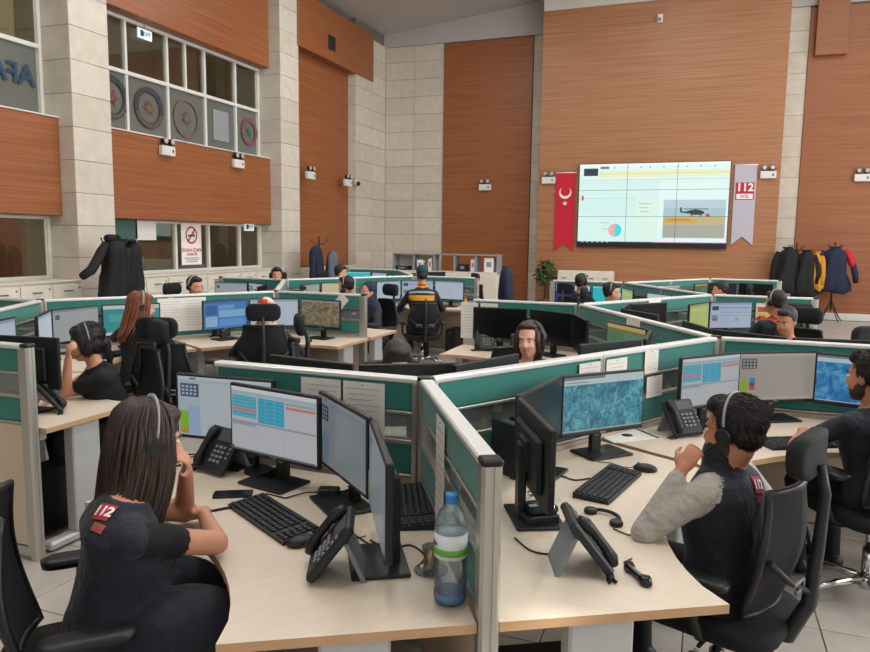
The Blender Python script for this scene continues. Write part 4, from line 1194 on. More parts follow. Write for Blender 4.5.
# water bottle on the front desk
def bottle(label, loc, sc=1.0, cap='bottle_blue', labelled=True, body='bottle_plastic'):
    t = simple('water_bottle', label, 'bottle', loc, rad(200))
    r = .045*sc; h = .30*sc
    prof = [(0, .004), (r*.55, 0), (r*.9, .004), (r, .02), (r, h*.12), (r*.95, h*.15), (r, h*.18), (r, h*.28), (r*.95, h*.31), (r, h*.34), (r, h*.42), (r*.97, h*.44), (r*.97, h*.66), (r, h*.68), (r*.96, h*.74), (r*.72, h*.84), (r*.36, h*.90), (r*.33, h*.95)]
    MB().lathe(prof, n=24).obj('bottle_body', body, t)
    MB().lathe([(0, .006), (r*.85, .01), (r*.93, .022), (r*.9, h*.40), (r*.93, h*.68), (0, h*.69)], n=20).obj('water', 'water', t)
    MB().lathe([(r*.36, h*.915), (r*.38, h*.92), (r*.38, h*.99), (r*.34, h), (0, h)], n=18).obj('bottle_cap', cap, t)
    if labelled:
        MB().lathe([(r*.99, h*.44), (r*.995, h*.66)], n=24).obj('bottle_label', 'label_white', t)
        MB().lathe([(r*1.0, h*.47), (r*1.005, h*.53)], n=24).obj('label_stripe', 'label_green', t)
        bl = MB()
        for k in range(7):
            a = rad(-40+12*k); bl.box((math.cos(a)*r*1.01, math.sin(a)*r*1.01, h*.57), (.001, r*.12, h*(.045 if k % 2 else .03)), rotz(a))
        bl.obj('label_lettering', 'blue_print', t)
        MB().lathe([(r*.5, .003), (r*.86, .007), (r*.96, .02), (r*.97, .034)], n=20).obj('bottle_foot', 'bottle_blue', t)
    return t
bottle('large clear water bottle with blue cap and green-striped label', D(450, 601), 1.08)
bottle('clear empty bottle with dark cap behind the teal map monitor', D(667, 417), .95, 'charcoal', False)
bottle('small clear bottle at the yellow vest worker\'s desk end', D(477, 311), .85, 'white_paint', False)
t = simple('juice_bottle', 'orange juice bottle at the yellow vest worker\'s desk', 'bottle', D(465, 310))
MB().lathe([(0, 0), (.035, 0), (.037, .01), (.037, .12), (.015, .17), (.015, .185)], n=16).obj('bottle_body', 'vest_yellow', t)
MB().lathe([(.017, .18), (.017, .205), (0, .207)], n=14).obj('bottle_cap', 'band_red', t)
t = simple('tea_glass', 'small amber tea glass behind the water bottle', 'glass', D(431, 572))
MB().lathe([(0, .003), (.022, .0), (.026, .01), (.022, .045), (.03, .085), (.028, .085), (.02, .045), (.02, .012), (0, .01)], n=18).obj('glass_body', 'bottle_plastic', t)
MB().lathe([(0, .011), (.019, .013), (.021, .045), (.026, .07), (0, .071)], n=16).obj('tea', 'brass', t)
MB().lathe([(0, 0), (.05, .002), (.055, .008), (.05, .006), (0, .004)], n=20).obj('saucer', 'bottle_plastic', t)
# things on the grey-sleeved man's desk
t = simple('headset_control', 'black inline headset control lying at the right desk edge', 'controller', D(637, 578), rad(-55))
MB().tube([(-.065, 0, .012), (-.05, 0, .014), (-.02, 0, .011), (.02, 0, .011), (.05, 0, .014), (.068, 0, .01)], [.008, .02, .011, .012, .021, .012], 10).obj('controller_body', 'black_gloss', t)
MB().box((0, 0, .022), (.05, .012, .006), ch=.002).obj('button_strip', 'grey_plastic', t)
MB().tube([(-.07, 0, .01), (-.10, .01, .005), (-.12, .05, .004)], .003, 6).obj('controller_cable', 'black_plastic', t)
t = simple('headset', 'black folded headset arch lying in front of the keyboard', 'headset', D(603, 519), rad(-40))
MB().tube([(.07*math.cos(a), .05*math.sin(a), .010+.004*math.sin(a)) for a in [PI*k/14 for k in range(15)]], .0075, 8).obj('headband', 'black_plastic', t)
for s_ in (-1, 1): MB().lathe([(0, 0), (.024, 0), (.026, .012), (.02, .02), (0, .02)], (s_*.07, 0, 0), n=14).obj('ear_pad', 'black_plastic', t)
MB().tube([(.07, 0, .01), (.10, -.04, .005), (.16, -.03, .004), (.20, .03, .004)], .003, 6).obj('headset_cable', 'black_plastic', t)
t = simple('device_box', 'black box with a crumpled clear bag under the near monitor', 'box', D(538, 522), rad(35))
MB().box((0, 0, .02), (.13, .1, .04), ch=.004).obj('box_body', 'black_plastic', t)
MB().box((.01, .0, .058), (.11, .085, .03), ch=.008).obj('upper_unit', 'charcoal', t)
cr = MB(); random.seed(3); n_ = 8
vs_ = [(-.055+.13*i/n_, -.055+.11*j/n_, .08+random.uniform(-.004, .014)) for j in range(n_+1) for i in range(n_+1)]
cr.add(vs_, [(j*(n_+1)+i, j*(n_+1)+i+1, (j+1)*(n_+1)+i+1, (j+1)*(n_+1)+i) for j in range(n_) for i in range(n_)], 0, False); cr.obj('clear_bag', 'bottle_plastic', t)
MB().box((-.03, -.02, .0745), (.03, .02, .001)).obj('sticker', 'label_white', t)
t = simple('document', 'white document with black round stamp beside the teal map monitor', 'paper', (D(630, 443)+D(602, 435)+D(655, 438)+D(622, 428))/4, rad(40))
MB().box((0, 0, .002), (.30, .21, .003)).obj('sheet', 'paper', t)
MB().lathe([(0, .0036), (.03, .0036), (.03, .0042), (0, .0042)], n=20).obj('stamp', 'sign_dark', t)
MB().box((.13, 0, .0038), (.02, .2, .0008)).obj('binding_strip', 'sign_dark', t)
# books standing in the corner behind the near monitor
for k, (c, h_) in enumerate((('sign_dark', .24), ('vest_yellow', .22), ('emblem_teal', .23), ('red_print', .21), ('sign_dark', .235))):
    p = cell_pt('A1-0', .5*(.36+.028*k)+.866*.125, .866*(.36+.028*k)-.5*.125, DESK)
    t = simple('binder', '%s binder standing in the corner behind the near monitor' % ('first black', 'yellow', 'teal', 'red', 'last black')[k], 'binder', p, rad(-30))
    MB().box((0, 0, h_/2), (.16, .022, h_), ch=.003).obj('cover', c, t); MB().box((.004, 0, h_/2), (.156, .014, h_-.01)).obj('pages', 'paper', t)
    t['group'] = 'binders in the corner'
# small things on farther desks
t = simple('mug', 'peach mug on the desk right of the auburn-haired woman', 'mug', D(191, 329))
MB().lathe([(0, 0), (.04, 0), (.043, .01), (.043, .09), (.038, .09), (.038, .012), (0, .012)], n=16).obj('mug_body', mat('peach', S('d9a07e'), .5), t)
MB().tube([(.04, 0, .075), (.075, 0, .065), (.075, 0, .035), (.04, 0, .02)], .007, 7).obj('mug_handle', 'peach', t)
t = simple('spray_bottle', 'small blue and white bottle beside the peach mug', 'bottle', D(178, 331))
MB().lathe([(0, 0), (.03, 0), (.03, .1), (.012, .13), (.012, .15)], n=14).obj('bottle_body', 'label_white', t); MB().lathe([(.014, .145), (.02, .15), (.02, .185), (0, .19)], n=12).obj('bottle_cap', 'bottle_blue', t)

# cables on the front desks
def cable(label, pts, r=.0035, m='black_plastic'):
    P_ = [Vector(p) for p in pts]; out = []
    for i in range(len(P_)-1):
        p0_, p1_, p2_, p3_ = P_[max(i-1, 0)], P_[i], P_[i+1], P_[min(i+2, len(P_)-1)]
        for k in range(6):
            u = k/6; out.append(.5*((2*p1_)+(p2_-p0_)*u+(2*p0_-5*p1_+4*p2_-p3_)*u*u+(3*p1_-p0_-3*p2_+p3_)*u**3))
    out.append(P_[-1])
    return tag(MB().tube(out, r, 6).obj('cable', m), label, 'cable')
zc = DESK+.004
cable('black cable from the front woman\'s keyboard to the edge-on monitor', [at(312, 535, zc), at(330, 530, zc), at(352, 534, zc), at(375, 545, zc), at(395, 530, zc)])
cable('black cable looping around the edge-on monitor\'s stand', [at(370, 540, zc), at(390, 549, zc), at(410, 545, zc), at(425, 556, zc), at(418, 566, zc)])
cable('black cable from the grey-sleeved man\'s keyboard to the monitors', [at(590, 478, zc), at(575, 480, zc), at(560, 476, zc), at(545, 480, zc), at(528, 492, zc)])
cable('black cable from the front right desk phone to the partition', [at(566, 551, zc), at(548, 554, zc), at(530, 550, zc), at(515, 538, zc)])
cable('grey cable behind the grey-sleeved man\'s phone', [at(672, 430, zc), at(660, 424, zc), at(650, 415, zc), at(643, 405, zc+.02)], .003, 'grey_plastic')

# ---- papers pinned to partitions
def pin(label, jn, ang, px, side, w=.20, h=.28, zt=1.165, tilt=0, rowsn=10):
    x, y, _ = JN[jn]; a = rad(ang); d = Vector((math.cos(a), math.sin(a), 0)); n = Vector((-d.y, d.x, 0))*side
    # distance along the partition from the pixel column
    best = min((abs((lambda q: CXP+F_PX*q.dot(_r2)/q.dot(_fw))(Vector((x, y, zt-h/2))+d*(.02*k)+n*.03-Vector((0, 0, CAM_H)))-px), .02*k) for k in range(2, 116))
    c = Vector((x, y, zt-h/2))+d*best[1]+n*.031
    # local x runs to the viewer's right when facing the sheet
    rt = Vector((-n.y, n.x, 0)) if True else d
    ang_ = math.atan2(rt.y, rt.x)
    t = thing('pinned_note', label, 'note', c, ang_)
    R = Matrix.Rotation(rad(tilt), 3, 'Y')
    MB().box((0, 0, 0), (w, .0015, h), R).obj('sheet', 'paper', t)
    ink = MB()
    for k in range(rowsn): ink.box(R @ Vector((-.02*w*(k % 3), -.0012, h*(.40-.8*k/rowsn))), (w*(.8-.12*(k % 3)), .0006, h*.010), R)
    tag(ink.obj('print_lines', 'paper_ink', t), kind='stuff')
    MB().cyl(R @ Vector((0, 0, h*.46)), R @ Vector((0, -.004, h*.46)), .003, n=8).obj('pin_head', 'grey_plastic', t)
    return t
pin('printed sheet behind the dim angled monitor, left of two', 'A1', 180, 322, 1, .21, .30)
pin('printed sheet with list behind the dim angled monitor, right of two', 'A1', 180, 361, 1, .21, .30)
pin('printed sheet above the teal map monitor, left of two', 'A1', 60, 589, -1, .17, .26)
pin('printed sheet above the teal map monitor, right of two', 'A2', 240, 617, 1, .18, .26)
pin('small note right of the teal map monitor\'s top', 'A2', 240, 651, 1, .13, .13, 1.18)
pin('red and dark leaflet standing behind the clear bottle', 'A2', 240, 655, 1, .15, .12, 1.03)
pin('long sheet on the near partition beside the water bottle', 'A1', -60, 440, -1, .16, .40, 1.16)
pin('white sheet beside the auburn-haired woman, left of two', 'B2', 60, 171, -1, .25, .34)
pin('white sheet beside the auburn-haired woman, right of two', 'B3', 240, 194, 1, .25, .34)
pin('tilted white note at the right end of the aerial photo monitor', 'B3', 0, 341, -1, .16, .12, 1.17, -50, 2)
pin('white sheet at the end of the switched-off screens\' partition, left of two', 'A3', 180, 470, 1, .20, .36)
pin('white sheet near the switched-off screens, right of two', 'A3', 180, 487, 1, .20, .36)
pin('cream note on the zigzag partition left of the lime screen', 'A3', 60, 655, -1, .22, .10, 1.19, 0, 2)
pin('small cream note on the zigzag partition below the cyan screen', 'A3', 300, 633, -1, .24, .10, 1.19, 0, 2)

# ---- chairs
def chair(label, loc, face, group=None): return POOL_CH.place(label, (loc[0], loc[1], 0), rad(face), group)[0]
SEAT = {}; CHAIR = {}
def seat_at(cell, label, lx=1.24, ly=0, turn=0):
    p = cell_pt(cell, lx, ly); f = cell_dir(cell)+180+turn
    SEAT[cell] = (p.x, p.y, f)
    CHAIR[cell] = chair(label, p, f)
    return CHAIR[cell]
W1 = (-1.735, 1.60, 47); V1 = (.125, 2.775, 158); K1 = (.86, 4.03, 122)
chair('black mesh office chair at the lower left corner under the front woman', W1, W1[2])
chair('black high-back office chair of the grey-sleeved man', V1, V1[2]).scale = (1, 1, .95)
chair('black office chair of the bearded man at the right edge', K1, K1[2])
seat_at('A1-120', 'office chair hidden behind the front partition')
seat_at('A2-60', 'office chair behind the bearded man\'s partition')
seat_at('A2-180', 'office chair of the smiling woman', 1.24, 0, -60)
seat_at('A4-300', 'black headrest chair of the red-banded vest worker', 1.24, .0)
seat_at('A4-180', 'office chair of the short-haired man facing right')
seat_at('A5-240', 'black chair with headrest in front of the cyan screen')
seat_at('A5-0', 'office chair of the far half-hidden worker')
seat_at('B1-60', 'office chair of the hand-leaning woman', 1.2, 0)
seat_at('B2-0', 'black headrest chair of the auburn-haired woman', 1.22, 0, -72)
seat_at('B3-300', 'black chair with light clips behind the headscarf wearer', 1.24)
seat_at('B3-180', 'office chair of the headset man by the cabinets')
seat_at('B3-60', 'office chair of the hijab wearer')
seat_at('B4-0', 'office chair of the bearded man facing left')
seat_at('B4-120', 'office chair by the second stone column')
seat_at('B5-300', 'black office chair of the yellow vest worker', 1.26)
seat_at('B5-180', 'office chair of the masked man')
seat_at('B5-60', 'office chair draped with a navy jacket below the back wood panel', 1.6, -.1, 160)
chair('empty office chair turned sideways behind the long-haired woman', at(163, 405, 0)[:2] if False else (-3.05, 4.55), 215)
chair('empty black chair at the right side below the coat stand', at(838, 330, 1.15)[:2], 130)
hp = at(156, 328, 1.135); ca = rad(108)
CHAIR['B2-0'].location = (hp.x+.275*math.cos(ca), hp.y+.275*math.sin(ca), 0); CHAIR['B2-0'].rotation_euler = (0, 0, ca)
for cell in ('A1-120', 'A2-180'):
    for c in [c for c in CHAIR[cell].children if c.name.startswith('headrest')]: bpy.data.objects.remove(c)

# ---- computers under the desks
def tower(label, loc, face):
    t = thing('computer_tower', label, 'computer', loc, rad(face))
    MB().box((0, 0, .215), (.40, .17, .39), ch=.008).obj('case', 'black_plastic', t)
    fp = MB().box((.203, 0, .215), (.012, .16, .37), ch=.004).obj('front_panel', 'charcoal', t)
    MB().cyl((.209, 0, .36), (.212, 0, .36), .012, n=12).obj('power_button', 'grey_plastic', fp)
    MB().box((.210, 0, .30), (.003, .12, .02)).obj('drive_slot', 'sign_dark', fp)
    ft = MB()
    for x in (-.15, .15):
        for y in (-.06, .06): ft.cyl((x, y, 0), (x, y, .022), .015, n=8)
    ft.obj('feet', 'black_plastic', t)
    return t
for cell, a, b in (('A1-0', .80, .30), ('A1-240', .80, -.30), ('B1-60', .8, .3), ('B3-300', .8, -.3), ('B5-300', .82, -.3), ('A2-300', .8, .3)):
    s_ = -1 if b > 0 else 1; b_ = abs(b)
    lx, ly = .5*a+.866*b_, s_*(.866*a-.5*b_)
    tower('black computer tower under '+WHO[cell], cell_pt(cell, lx, ly), cell_dir(cell)+(30 if s_ < 0 else -30))
# ================================================================== people
def remeshed(mb, voxel, smooth=3, name='body'):
    me = bpy.data.meshes.new('tmp'); me.from_pydata(mb.v, [], mb.f); me.update()
    o = bpy.data.objects.new('tmp', me); C.objects.link(o)
    m = o.modifiers.new('r', 'REMESH'); m.mode = 'VOXEL'; m.voxel_size = voxel; m.adaptivity = 0
    s_ = o.modifiers.new('s', 'SMOOTH'); s_.iterations = smooth; s_.factor = .5
    dg = bpy.context.evaluated_depsgraph_get()
    out = bpy.data.meshes.new_from_object(o.evaluated_get(dg)); out.name = name
    bpy.data.objects.remove(o); bpy.data.meshes.remove(me)
    out.materials.clear()
    out.polygons.foreach_set('use_smooth', [True]*len(out.polygons))
    return out
class Fig(MB):
    def __init__(s): super().__init__(); s.lab = []; s.prim = []
    def _l(s, lab, n0): s.lab += [lab]*(len(s.v)-n0)
    def labels(s, P, order):
        best = np.full(len(P), 1e9); idx = np.zeros(len(P), int)
        def upd(d, lab):
            m_ = d < best; best[m_] = d[m_]; idx[m_] = order.index(lab)
        for q in s.prim:
            if q[0] == 'c':
                _, lab, a, b, ra, rb = q; a = np.array(a); b = np.array(b); ab = b-a
                t = np.clip(((P-a)@ab)/max(ab@ab, 1e-9), 0, 1)
                upd(np.linalg.norm(P-a-t[:, None]*ab, axis=1)-(ra+(rb-ra)*t), lab)
            elif q[0] == 'e':
                _, lab, c, r, R = q; X = P-np.array(c)
                if R is not None: X = X@np.array(R)
                r = np.array(r); k0 = np.linalg.norm(X/r, axis=1); k1 = np.linalg.norm(X/(r*r), axis=1)
                upd(k0*(k0-1)/np.maximum(k1, 1e-9), lab)
            else:
                _, lab, rings = q
                for i in range(len(rings)-1):
                    for f_ in (0, .25, .5, .75):
                        ring_ = np.array([list(x.lerp(y, f_)) for x, y in zip(rings[i], rings[i+1])]); c = ring_.mean(0)
                        if 'acc' not in locals(): acc, nn = [], []
                        acc.append(ring_); nn.append((ring_-c)/np.linalg.norm(ring_-c, axis=1)[:, None])
                A = np.concatenate(acc); Nn = np.concatenate(nn); del acc, nn
                d = np.empty(len(P))
                for k in range(0, len(P), 2000):
                    D2 = ((P[k:k+2000, None, :]-A[None])**2).sum(2); j = D2.argmin(1)
                    dd = ((P[k:k+2000]-A[j])*Nn[j]).sum(1); nr = len(rings[0]); edge = (j >= len(A)-nr) | (j < nr)
                    d[k:k+2000] = np.where(edge, np.sqrt(D2.min(1)), dd)
                upd(d, lab)
        return idx
    def cap(s, lab, a, b, ra, rb, n=14):
        s.prim.append(('c', lab, tuple(a), tuple(b), ra, rb)); n0 = len(s.v); a, b = Vector(a), Vector(b); d = b-a; L_ = d.length; d = d/L_ if L_ > 1e-6 else Vector((0, 0, 1))
        path, rr = [], []
        for k in range(5):
            t = rad(-88+88*k/4); path.append(a+d*ra*math.sin(t)); rr.append(max(ra*math.cos(t), .0006))
        m = max(2, int(L_/.03))
        for k in range(1, m): path.append(a+d*L_*k/m); rr.append(ra+(rb-ra)*k/m)
        for k in range(5):
            t = rad(88*k/4); path.append(b+d*rb*math.sin(t)); rr.append(max(rb*math.cos(t), .0006))
        s.tube(path, rr, n); s._l(lab, n0); return s
    def el(s, lab, c, r, R=None, nu=18, nv=14):
        s.prim.append(('e', lab, tuple(c), tuple(r), R)); n0 = len(s.v); s.ell(c, r, R, nu, nv); s._l(lab, n0); return s
    def lf(s, lab, rings):
        s.prim.append(('l', lab, rings)); n0 = len(s.v); s.loft(rings); s._l(lab, n0); return s
def ik(sh, hd, l1, l2, pole):
    d = hd-sh; L_ = min(d.length, (l1+l2)*.995); dn = d.normalized()
    hd = sh+dn*L_
    a = (l1*l1-l2*l2+L_*L_)/(2*L_); h = math.sqrt(max(l1*l1-a*a, 0))
    p = pole-dn*pole.dot(dn); p = p.normalized() if p.length > 1e-6 else dn.orthogonal()
    return sh+dn*a+p*h, hd
def hand(fig, wrist, d, n, side, curl=35, lab='skin', sc=1.0, fist=False):
    d = d.normalized(); n = (n-d*n.dot(d)).normalized(); s_ = d.cross(n)*side
    R = Matrix((d, s_, n)).transposed()
    fig.cap(lab, wrist-d*.02, wrist+d*.02, .025*sc, .024*sc, 10)
    fig.el(lab, wrist+d*.052*sc, (.05*sc, .040*sc, .016*sc), R, 14, 10)
    for k, (o, L_) in enumerate(((.028, .070), (.0095, .078), (-.0095, .073), (-.028, .057))):
        p = wrist+d*(.088-.004*k)*sc+s_*o*sc; ang = 0; segs = (.45, .32, .27)
        for j, f in enumerate(segs):
            ang += rad(curl*(.7 if j == 0 else 1.0))
            q = p+(d*math.cos(ang)+n*math.sin(ang)+s_*o*.8*(1 if j == 0 else .2))*L_*f*sc
            fig.cap(lab, p, q, (.0095-.001*j)*sc, (.009-.001*j)*sc, 8); p = q
    p = wrist+d*.025*sc+s_*.032*sc
    q = p+(s_*.55+d*.75+n*.35).normalized()*.045*sc; r = q+(d*.9+n*.45+s_*.1).normalized()*.032*sc
    fig.cap(lab, p, q, .0135*sc, .011*sc, 8); fig.cap(lab, q, r, .011*sc, .0085*sc, 8)

def person(label, pos, face, lean=6, hunch=10, head=(0, 0, 0), hl=None, hr=None, el=None, er=None, top='navy', sleeve='navy', slen='long', skin='skin', female=False,
           hair='short', hairm='hair_short', voxel=.011, beard=None, headset=True, sc=.97, collar=None, collar_r=.078, vest=False, bulk=(), autopos=False, armhole=None, wide=1.0, legs=True, world=True, hiddenlegs=False,
           smile=False, extras=None, curl=35, palm_l=None, palm_r=None, headfix=None, chin=False):
    f = Fig(); fa = rad(face); Rw = rotz(fa); base = Vector((pos[0], pos[1], 0))
    def loc(p): return Rw.transposed() @ (Vector(p)-base)
    W = (.92 if female else 1.0)*wide
    Ls = .47*sc
    if autopos:
        for _ in range(4):
            q_ = Vector((-.03, 0, .515))
            for k in range(12):
                t = rad(lean)+rad(hunch)*(k/12)**1.3; q_ += Vector((math.sin(t), 0, math.cos(t)))*Ls/12
            q_ += Vector((.35*math.sin(t), 0, .9)).normalized()*.165*sc+Vector((.012, 0, 0))
            Ls += (headfix[2]-q_.z)/math.cos(rad(lean+hunch/2))*.9
            Ls = min(max(Ls, .36), .58)
        wq = Rw @ q_; base = Vector((headfix[0]-wq.x, headfix[1]-wq.y, 0)); pos = base
    # spine
    hip = Vector((-.03, 0, .515)); N = 12; sp = [hip.copy()]; th = rad(lean)
    for k in range(N):
        t = rad(lean)+rad(hunch)*(k/N)**1.3; sp.append(sp[-1]+Vector((math.sin(t), 0, math.cos(t)))*Ls/N)
    def spn(u):
        x = u*N; i = min(int(x), N-1); return sp[i].lerp(sp[i+1], x-i)
    def tang(u): return (spn(min(u+.05, 1))-spn(max(u-.05, 0))).normalized()
    prof = [(-.10, .165, .120, -.0), (0, .178, .130, 0), (.12, .172, .122, 0), (.30, .155, .112, .005), (.48, .165, .118, .012 if not female else .022), (.66, .185, .125, .012 if not female else .03), (.80, .190, .115, .0), (.90, .165, .095, -.006), (.97, .115, .078, -.006), (1.03, .07, .06, -.004)]
    rings = []
    vt = 1.06 if vest else 1.0
    for u, w_, d_, fo in prof:
        c = spn(max(0, min(1, u))); t = tang(max(0, min(1, u)))
        if u < 0: c = c+Vector((0, 0, u*Ls))
        if u > 1: c = c+t*(u-1)*Ls
        fx = Vector((t.z, 0, -t.x))
        ring_ = []
        for k in range(28):
            a = 2*PI*k/28; ca, sa = math.cos(a), math.sin(a)
            e = .82
            ring_.append(c+fx*(fo+d_*vt*math.copysign(abs(ca)**e, ca))+Vector((0, 1, 0))*(w_*vt*W*math.copysign(abs(sa)**e, sa)))
        rings.append(ring_)
    f.lf('top', rings)
    nb = spn(1.0); tn = tang(1.0); fxn = Vector((tn.z, 0, -tn.x))
    # head frame
    yaw, pit, rol = [rad(a) for a in head]
    Rh = Matrix.Rotation(yaw, 3, 'Z') @ Matrix.Rotation(pit, 3, 'Y') @ Matrix.Rotation(rol, 3, 'X')
    hc = nb+Vector((.35*tn.x, 0, .9)).normalized()*.165*sc+Rh @ Vector((.012, 0, 0))
    if headfix is not None: hc = loc(headfix)
    hs = .96 if female else 1.0
    def H(p): return hc+Rh @ (Vector(p)*hs)
    def he(lab, c, r): f.el(lab, H(c), tuple(x*hs for x in r), Rh)
    f.cap('skin', nb-tn*.03, H((-.022, 0, -.06)), .056*W, .054*W)
    if collar: f.cap('collar', nb-tn*.02-fxn*.004, nb+tn*.045-fxn*.006, collar_r, collar_r*.9)
    he('skin', (-.014, 0, .034), (.098, .076, .092)); he('skin', (.026, 0, -.03), (.068, .064, .082)); he('skin', (.05, 0, -.088), (.034, .036, .03))
    he('skin', (.022, 0, -.062), (.055, .058, .05)); he('skin', (.074, 0, .024), (.020, .05, .012)); he('skin', (.07, .033, -.035), (.02, .022, .02)); he('skin', (.07, -.033, -.035), (.02, .022, .02))
    f.cap('skin', H((.088, 0, .012)), H((.106, 0, -.03)), .0085, .0135, 8); f.el('skin', H((.094, .012, -.034)), (.01, .008, .008)); f.el('skin', H((.094, -.012, -.034)), (.01, .008, .008))
    for s_ in (-1, 1): he('skin', (-.006, s_*.077, -.008), (.020, .009, .031))
    he('skin', (.083, 0, -.066), (.014, .024, .012))
    if beard:
        he('beard', (.032, 0, -.075), (.060, .062, .048)); he('beard', (.060, 0, -.094), (.032, .038, .032)); he('beard', (.086, 0, -.052), (.014, .026, .006))
        for s_ in (-1, 1): he('beard', (.018, s_*.052, -.052), (.032, .014, .04))
    for lab_, c_, r_ in bulk: f.el(lab_, c_, r_)
    # shoulders and arms
    L1, L2 = .285*sc, .25*sc
    for s_, tgt, elb, pn in ((1, hl, el, palm_l), (-1, hr, er, palm_r)):
        sh = spn(.865)+Vector((0, s_*.178*W, 0))
        if tgt is None: tgt = Vector((.36, s_*.20, .765)); 
        else: tgt = loc(tgt) if world else Vector(tgt)
        if elb is not None:
            e_ = loc(elb) if world else Vector(elb)
            e_ = sh+(e_-sh).normalized()*L1*min(1.12, max(.9, (e_-sh).length/L1)); wr = e_+(tgt-e_).normalized()*L2
        else: e_, wr = ik(sh, tgt, L1, L2, Vector((-.35, s_*.8, -.7)))
        f.cap(armhole or ('top' if vest else 'sleeve'), sh+Vector((0, -s_*.045, .004)), sh, .062*W, .057*W)
        if slen == 'long':
            f.cap('sleeve', sh.lerp(e_, .08), e_, .056*W, .046*W); f.cap('sleeve', e_, e_.lerp(wr, .93), .046*W, .033*W); f.cap('skin', e_.lerp(wr, .9), wr, .027*W, .025*W)
        else:
            m = sh.lerp(e_, .60 if slen == 'short' else .46)
            f.cap('sleeve', sh.lerp(m, .25), m, .054*W, .054*W); f.cap('skin', m, e_, .044*W, .040*W); f.cap('skin', e_, wr, .040*W, .026*W)
        d = (wr-e_).normalized()
        if pn is None: n = Vector((0, 0, -1)) if abs(d.z) < .8 else Vector((-.6, -s_*.8, 0))
        else: n = loc(Vector(pn)+base) if world else Vector(pn)
        dd = d
        if pn is None and abs(d.z) < .8: dd = Vector((d.x, d.y, max(d.z, -.05)))
        hand(f, wr+d*.012, dd, n, -s_ if n.z < -.5 else s_, curl, sc=.95 if not female else .86)
    # legs
    if legs:
        for s_ in (-1, 1):
            h_ = hip+Vector((.0, s_*.085, -.005)); kn = Vector((.37, s_*.12, .50)); an = Vector((.33, s_*.12, .09))
            f.cap('legs', h_, kn, .085*W, .063*W); f.cap('legs', kn, an, .060*W, .043*W)
            f.cap('shoe', an+Vector((-.03, 0, -.045)), an+Vector((.15, 0, -.055)), .042, .034)
    me = remeshed(f, voxel, 7 if voxel < .0095 else 3)
    order = ['top', 'sleeve', 'skin', 'legs', 'shoe', 'collar', 'beard']
    mm = {'top': top, 'sleeve': sleeve, 'skin': skin, 'legs': 'trousers', 'shoe': 'shoe', 'collar': collar or top, 'beard': beard or 'beard'}
    for o_ in order: me.materials.append(MATS[mm[o_]])
    cen = np.empty(len(me.polygons)*3); me.polygons.foreach_get('center', cen)
    mi = f.labels(cen.reshape(-1, 3), order).tolist()
    me.polygons.foreach_set('material_index', mi)
    o = new('person', me, None, base, fa); tag(o, label, 'person')
    # ---- eyes, brows, mouth
    for s_ in (-1, 1):
        e_ = MB().ell(H((.0805, s_*.031, .004)), (.0115*hs, .0130*hs, .0062*hs), Rh, 10, 8).obj('eye', 'eye_white', o)
        MB().ell(H((.0888, s_*.031, .004)), (.0042*hs, .0058*hs, .0056*hs), Rh, 8, 6).obj('iris', 'iris', e_)
        MB().tube([H((.090, s_*.016, .021)), H((.0905, s_*.032, .026)), H((.080, s_*.050, .020))], [.003, .004, .002], 6).obj('eyebrow', hairm if hairm.startswith('hair') else 'hair_dark', o)
    lp = MB()
    wdt = .027 if smile else .021; up = .009 if smile else 0
    lp.tube([H((.083, -wdt, -.064+up)), H((.095, -.010, -.064)), H((.097, 0, -.063)), H((.095, .010, -.064)), H((.083, wdt, -.064+up))], [.002, .0045, .005, .0045, .002], 6)
    lp.tube([H((.083, -wdt, -.066+up)), H((.094, -.010, -.075 if smile else -.071)), H((.096, 0, -.077 if smile else -.072)), H((.094, .010, -.075 if smile else -.071)), H((.083, wdt, -.066+up))], [.002, .0045, .0055, .0045, .002], 6)
    lp.obj('lips', 'lip', o)
    if smile:
        MB().ell(H((.0905, 0, -.069)), (.008, .019, .0056), Rh, 12, 6).obj('teeth', 'teeth', o)
    # ---- hair
    hv = min(voxel, .009)
    hb = Fig()
    def hh(c, r): hb.el('h', H(c), tuple(x*hs for x in r), Rh)
    if hair == 'short':
        hh((-.028, 0, .052), (.099, .083, .090)); hh((-.052, 0, -.002), (.058, .072, .062)); hh((.045, 0, .098), (.045, .058, .030))
        for s_ in (-1, 1): hh((-.018, s_*.069, .02), (.040, .014, .045))
    elif hair in ('long', 'bun', 'bob', 'tied'):
        (hh((-.022, 0, .050), (.108, .090, .094)) if not smile else hh((-.040, 0, .056), (.100, .089, .094))); hh((-.045, 0, -.01), (.070, .084, .085)); (hh((.035, 0, .092), (.055, .066, .034)) if not smile else hh((.022, 0, .105), (.055, .066, .028)))
        for s_ in (-1, 1): hh(((.008 if hair != 'bob' else -.004), s_*.074, .0), (.052, .020, .085))
        if hair == 'tied':
            hh((-.112, 0, -.02), (.034, .04, .04)); hb.cap('h', H((-.115, 0, -.03)), H((-.125, .01, -.15)), .034, .018)
        if hair == 'bob':
            for s_ in (-1, 1): hh((-.0, s_*.078, -.07), (.058, .026, .085))
            hh((-.06, 0, -.08), (.05, .08, .075))
    if hair == 'hijab':
        sh_ = Fig()
        def h2(c, r): sh_.el('h', H(c), tuple(x*hs for x in r), Rh)
        h2((-.036, 0, .045), (.106, .094, .100)); h2((-.045, 0, -.06), (.078, .088, .09)); h2((.02, 0, -.135), (.05, .06, .03))
        sh_.cap('h', H((-.01, 0, -.10)), nb+Vector((0, 0, .0)), .085, .105)
        sh_.cap('h', nb+Vector((-.02, .07, -.02)), nb+Vector((-.02, -.07, -.02)), .085, .085)
        m = remeshed(sh_, hv, 4, 'headscarf'); m.materials.append(MATS[hairm]); new('headscarf', m, o)
    elif hair == 'cap':
        hh((-.03, 0, .0), (.09, .08, .075))
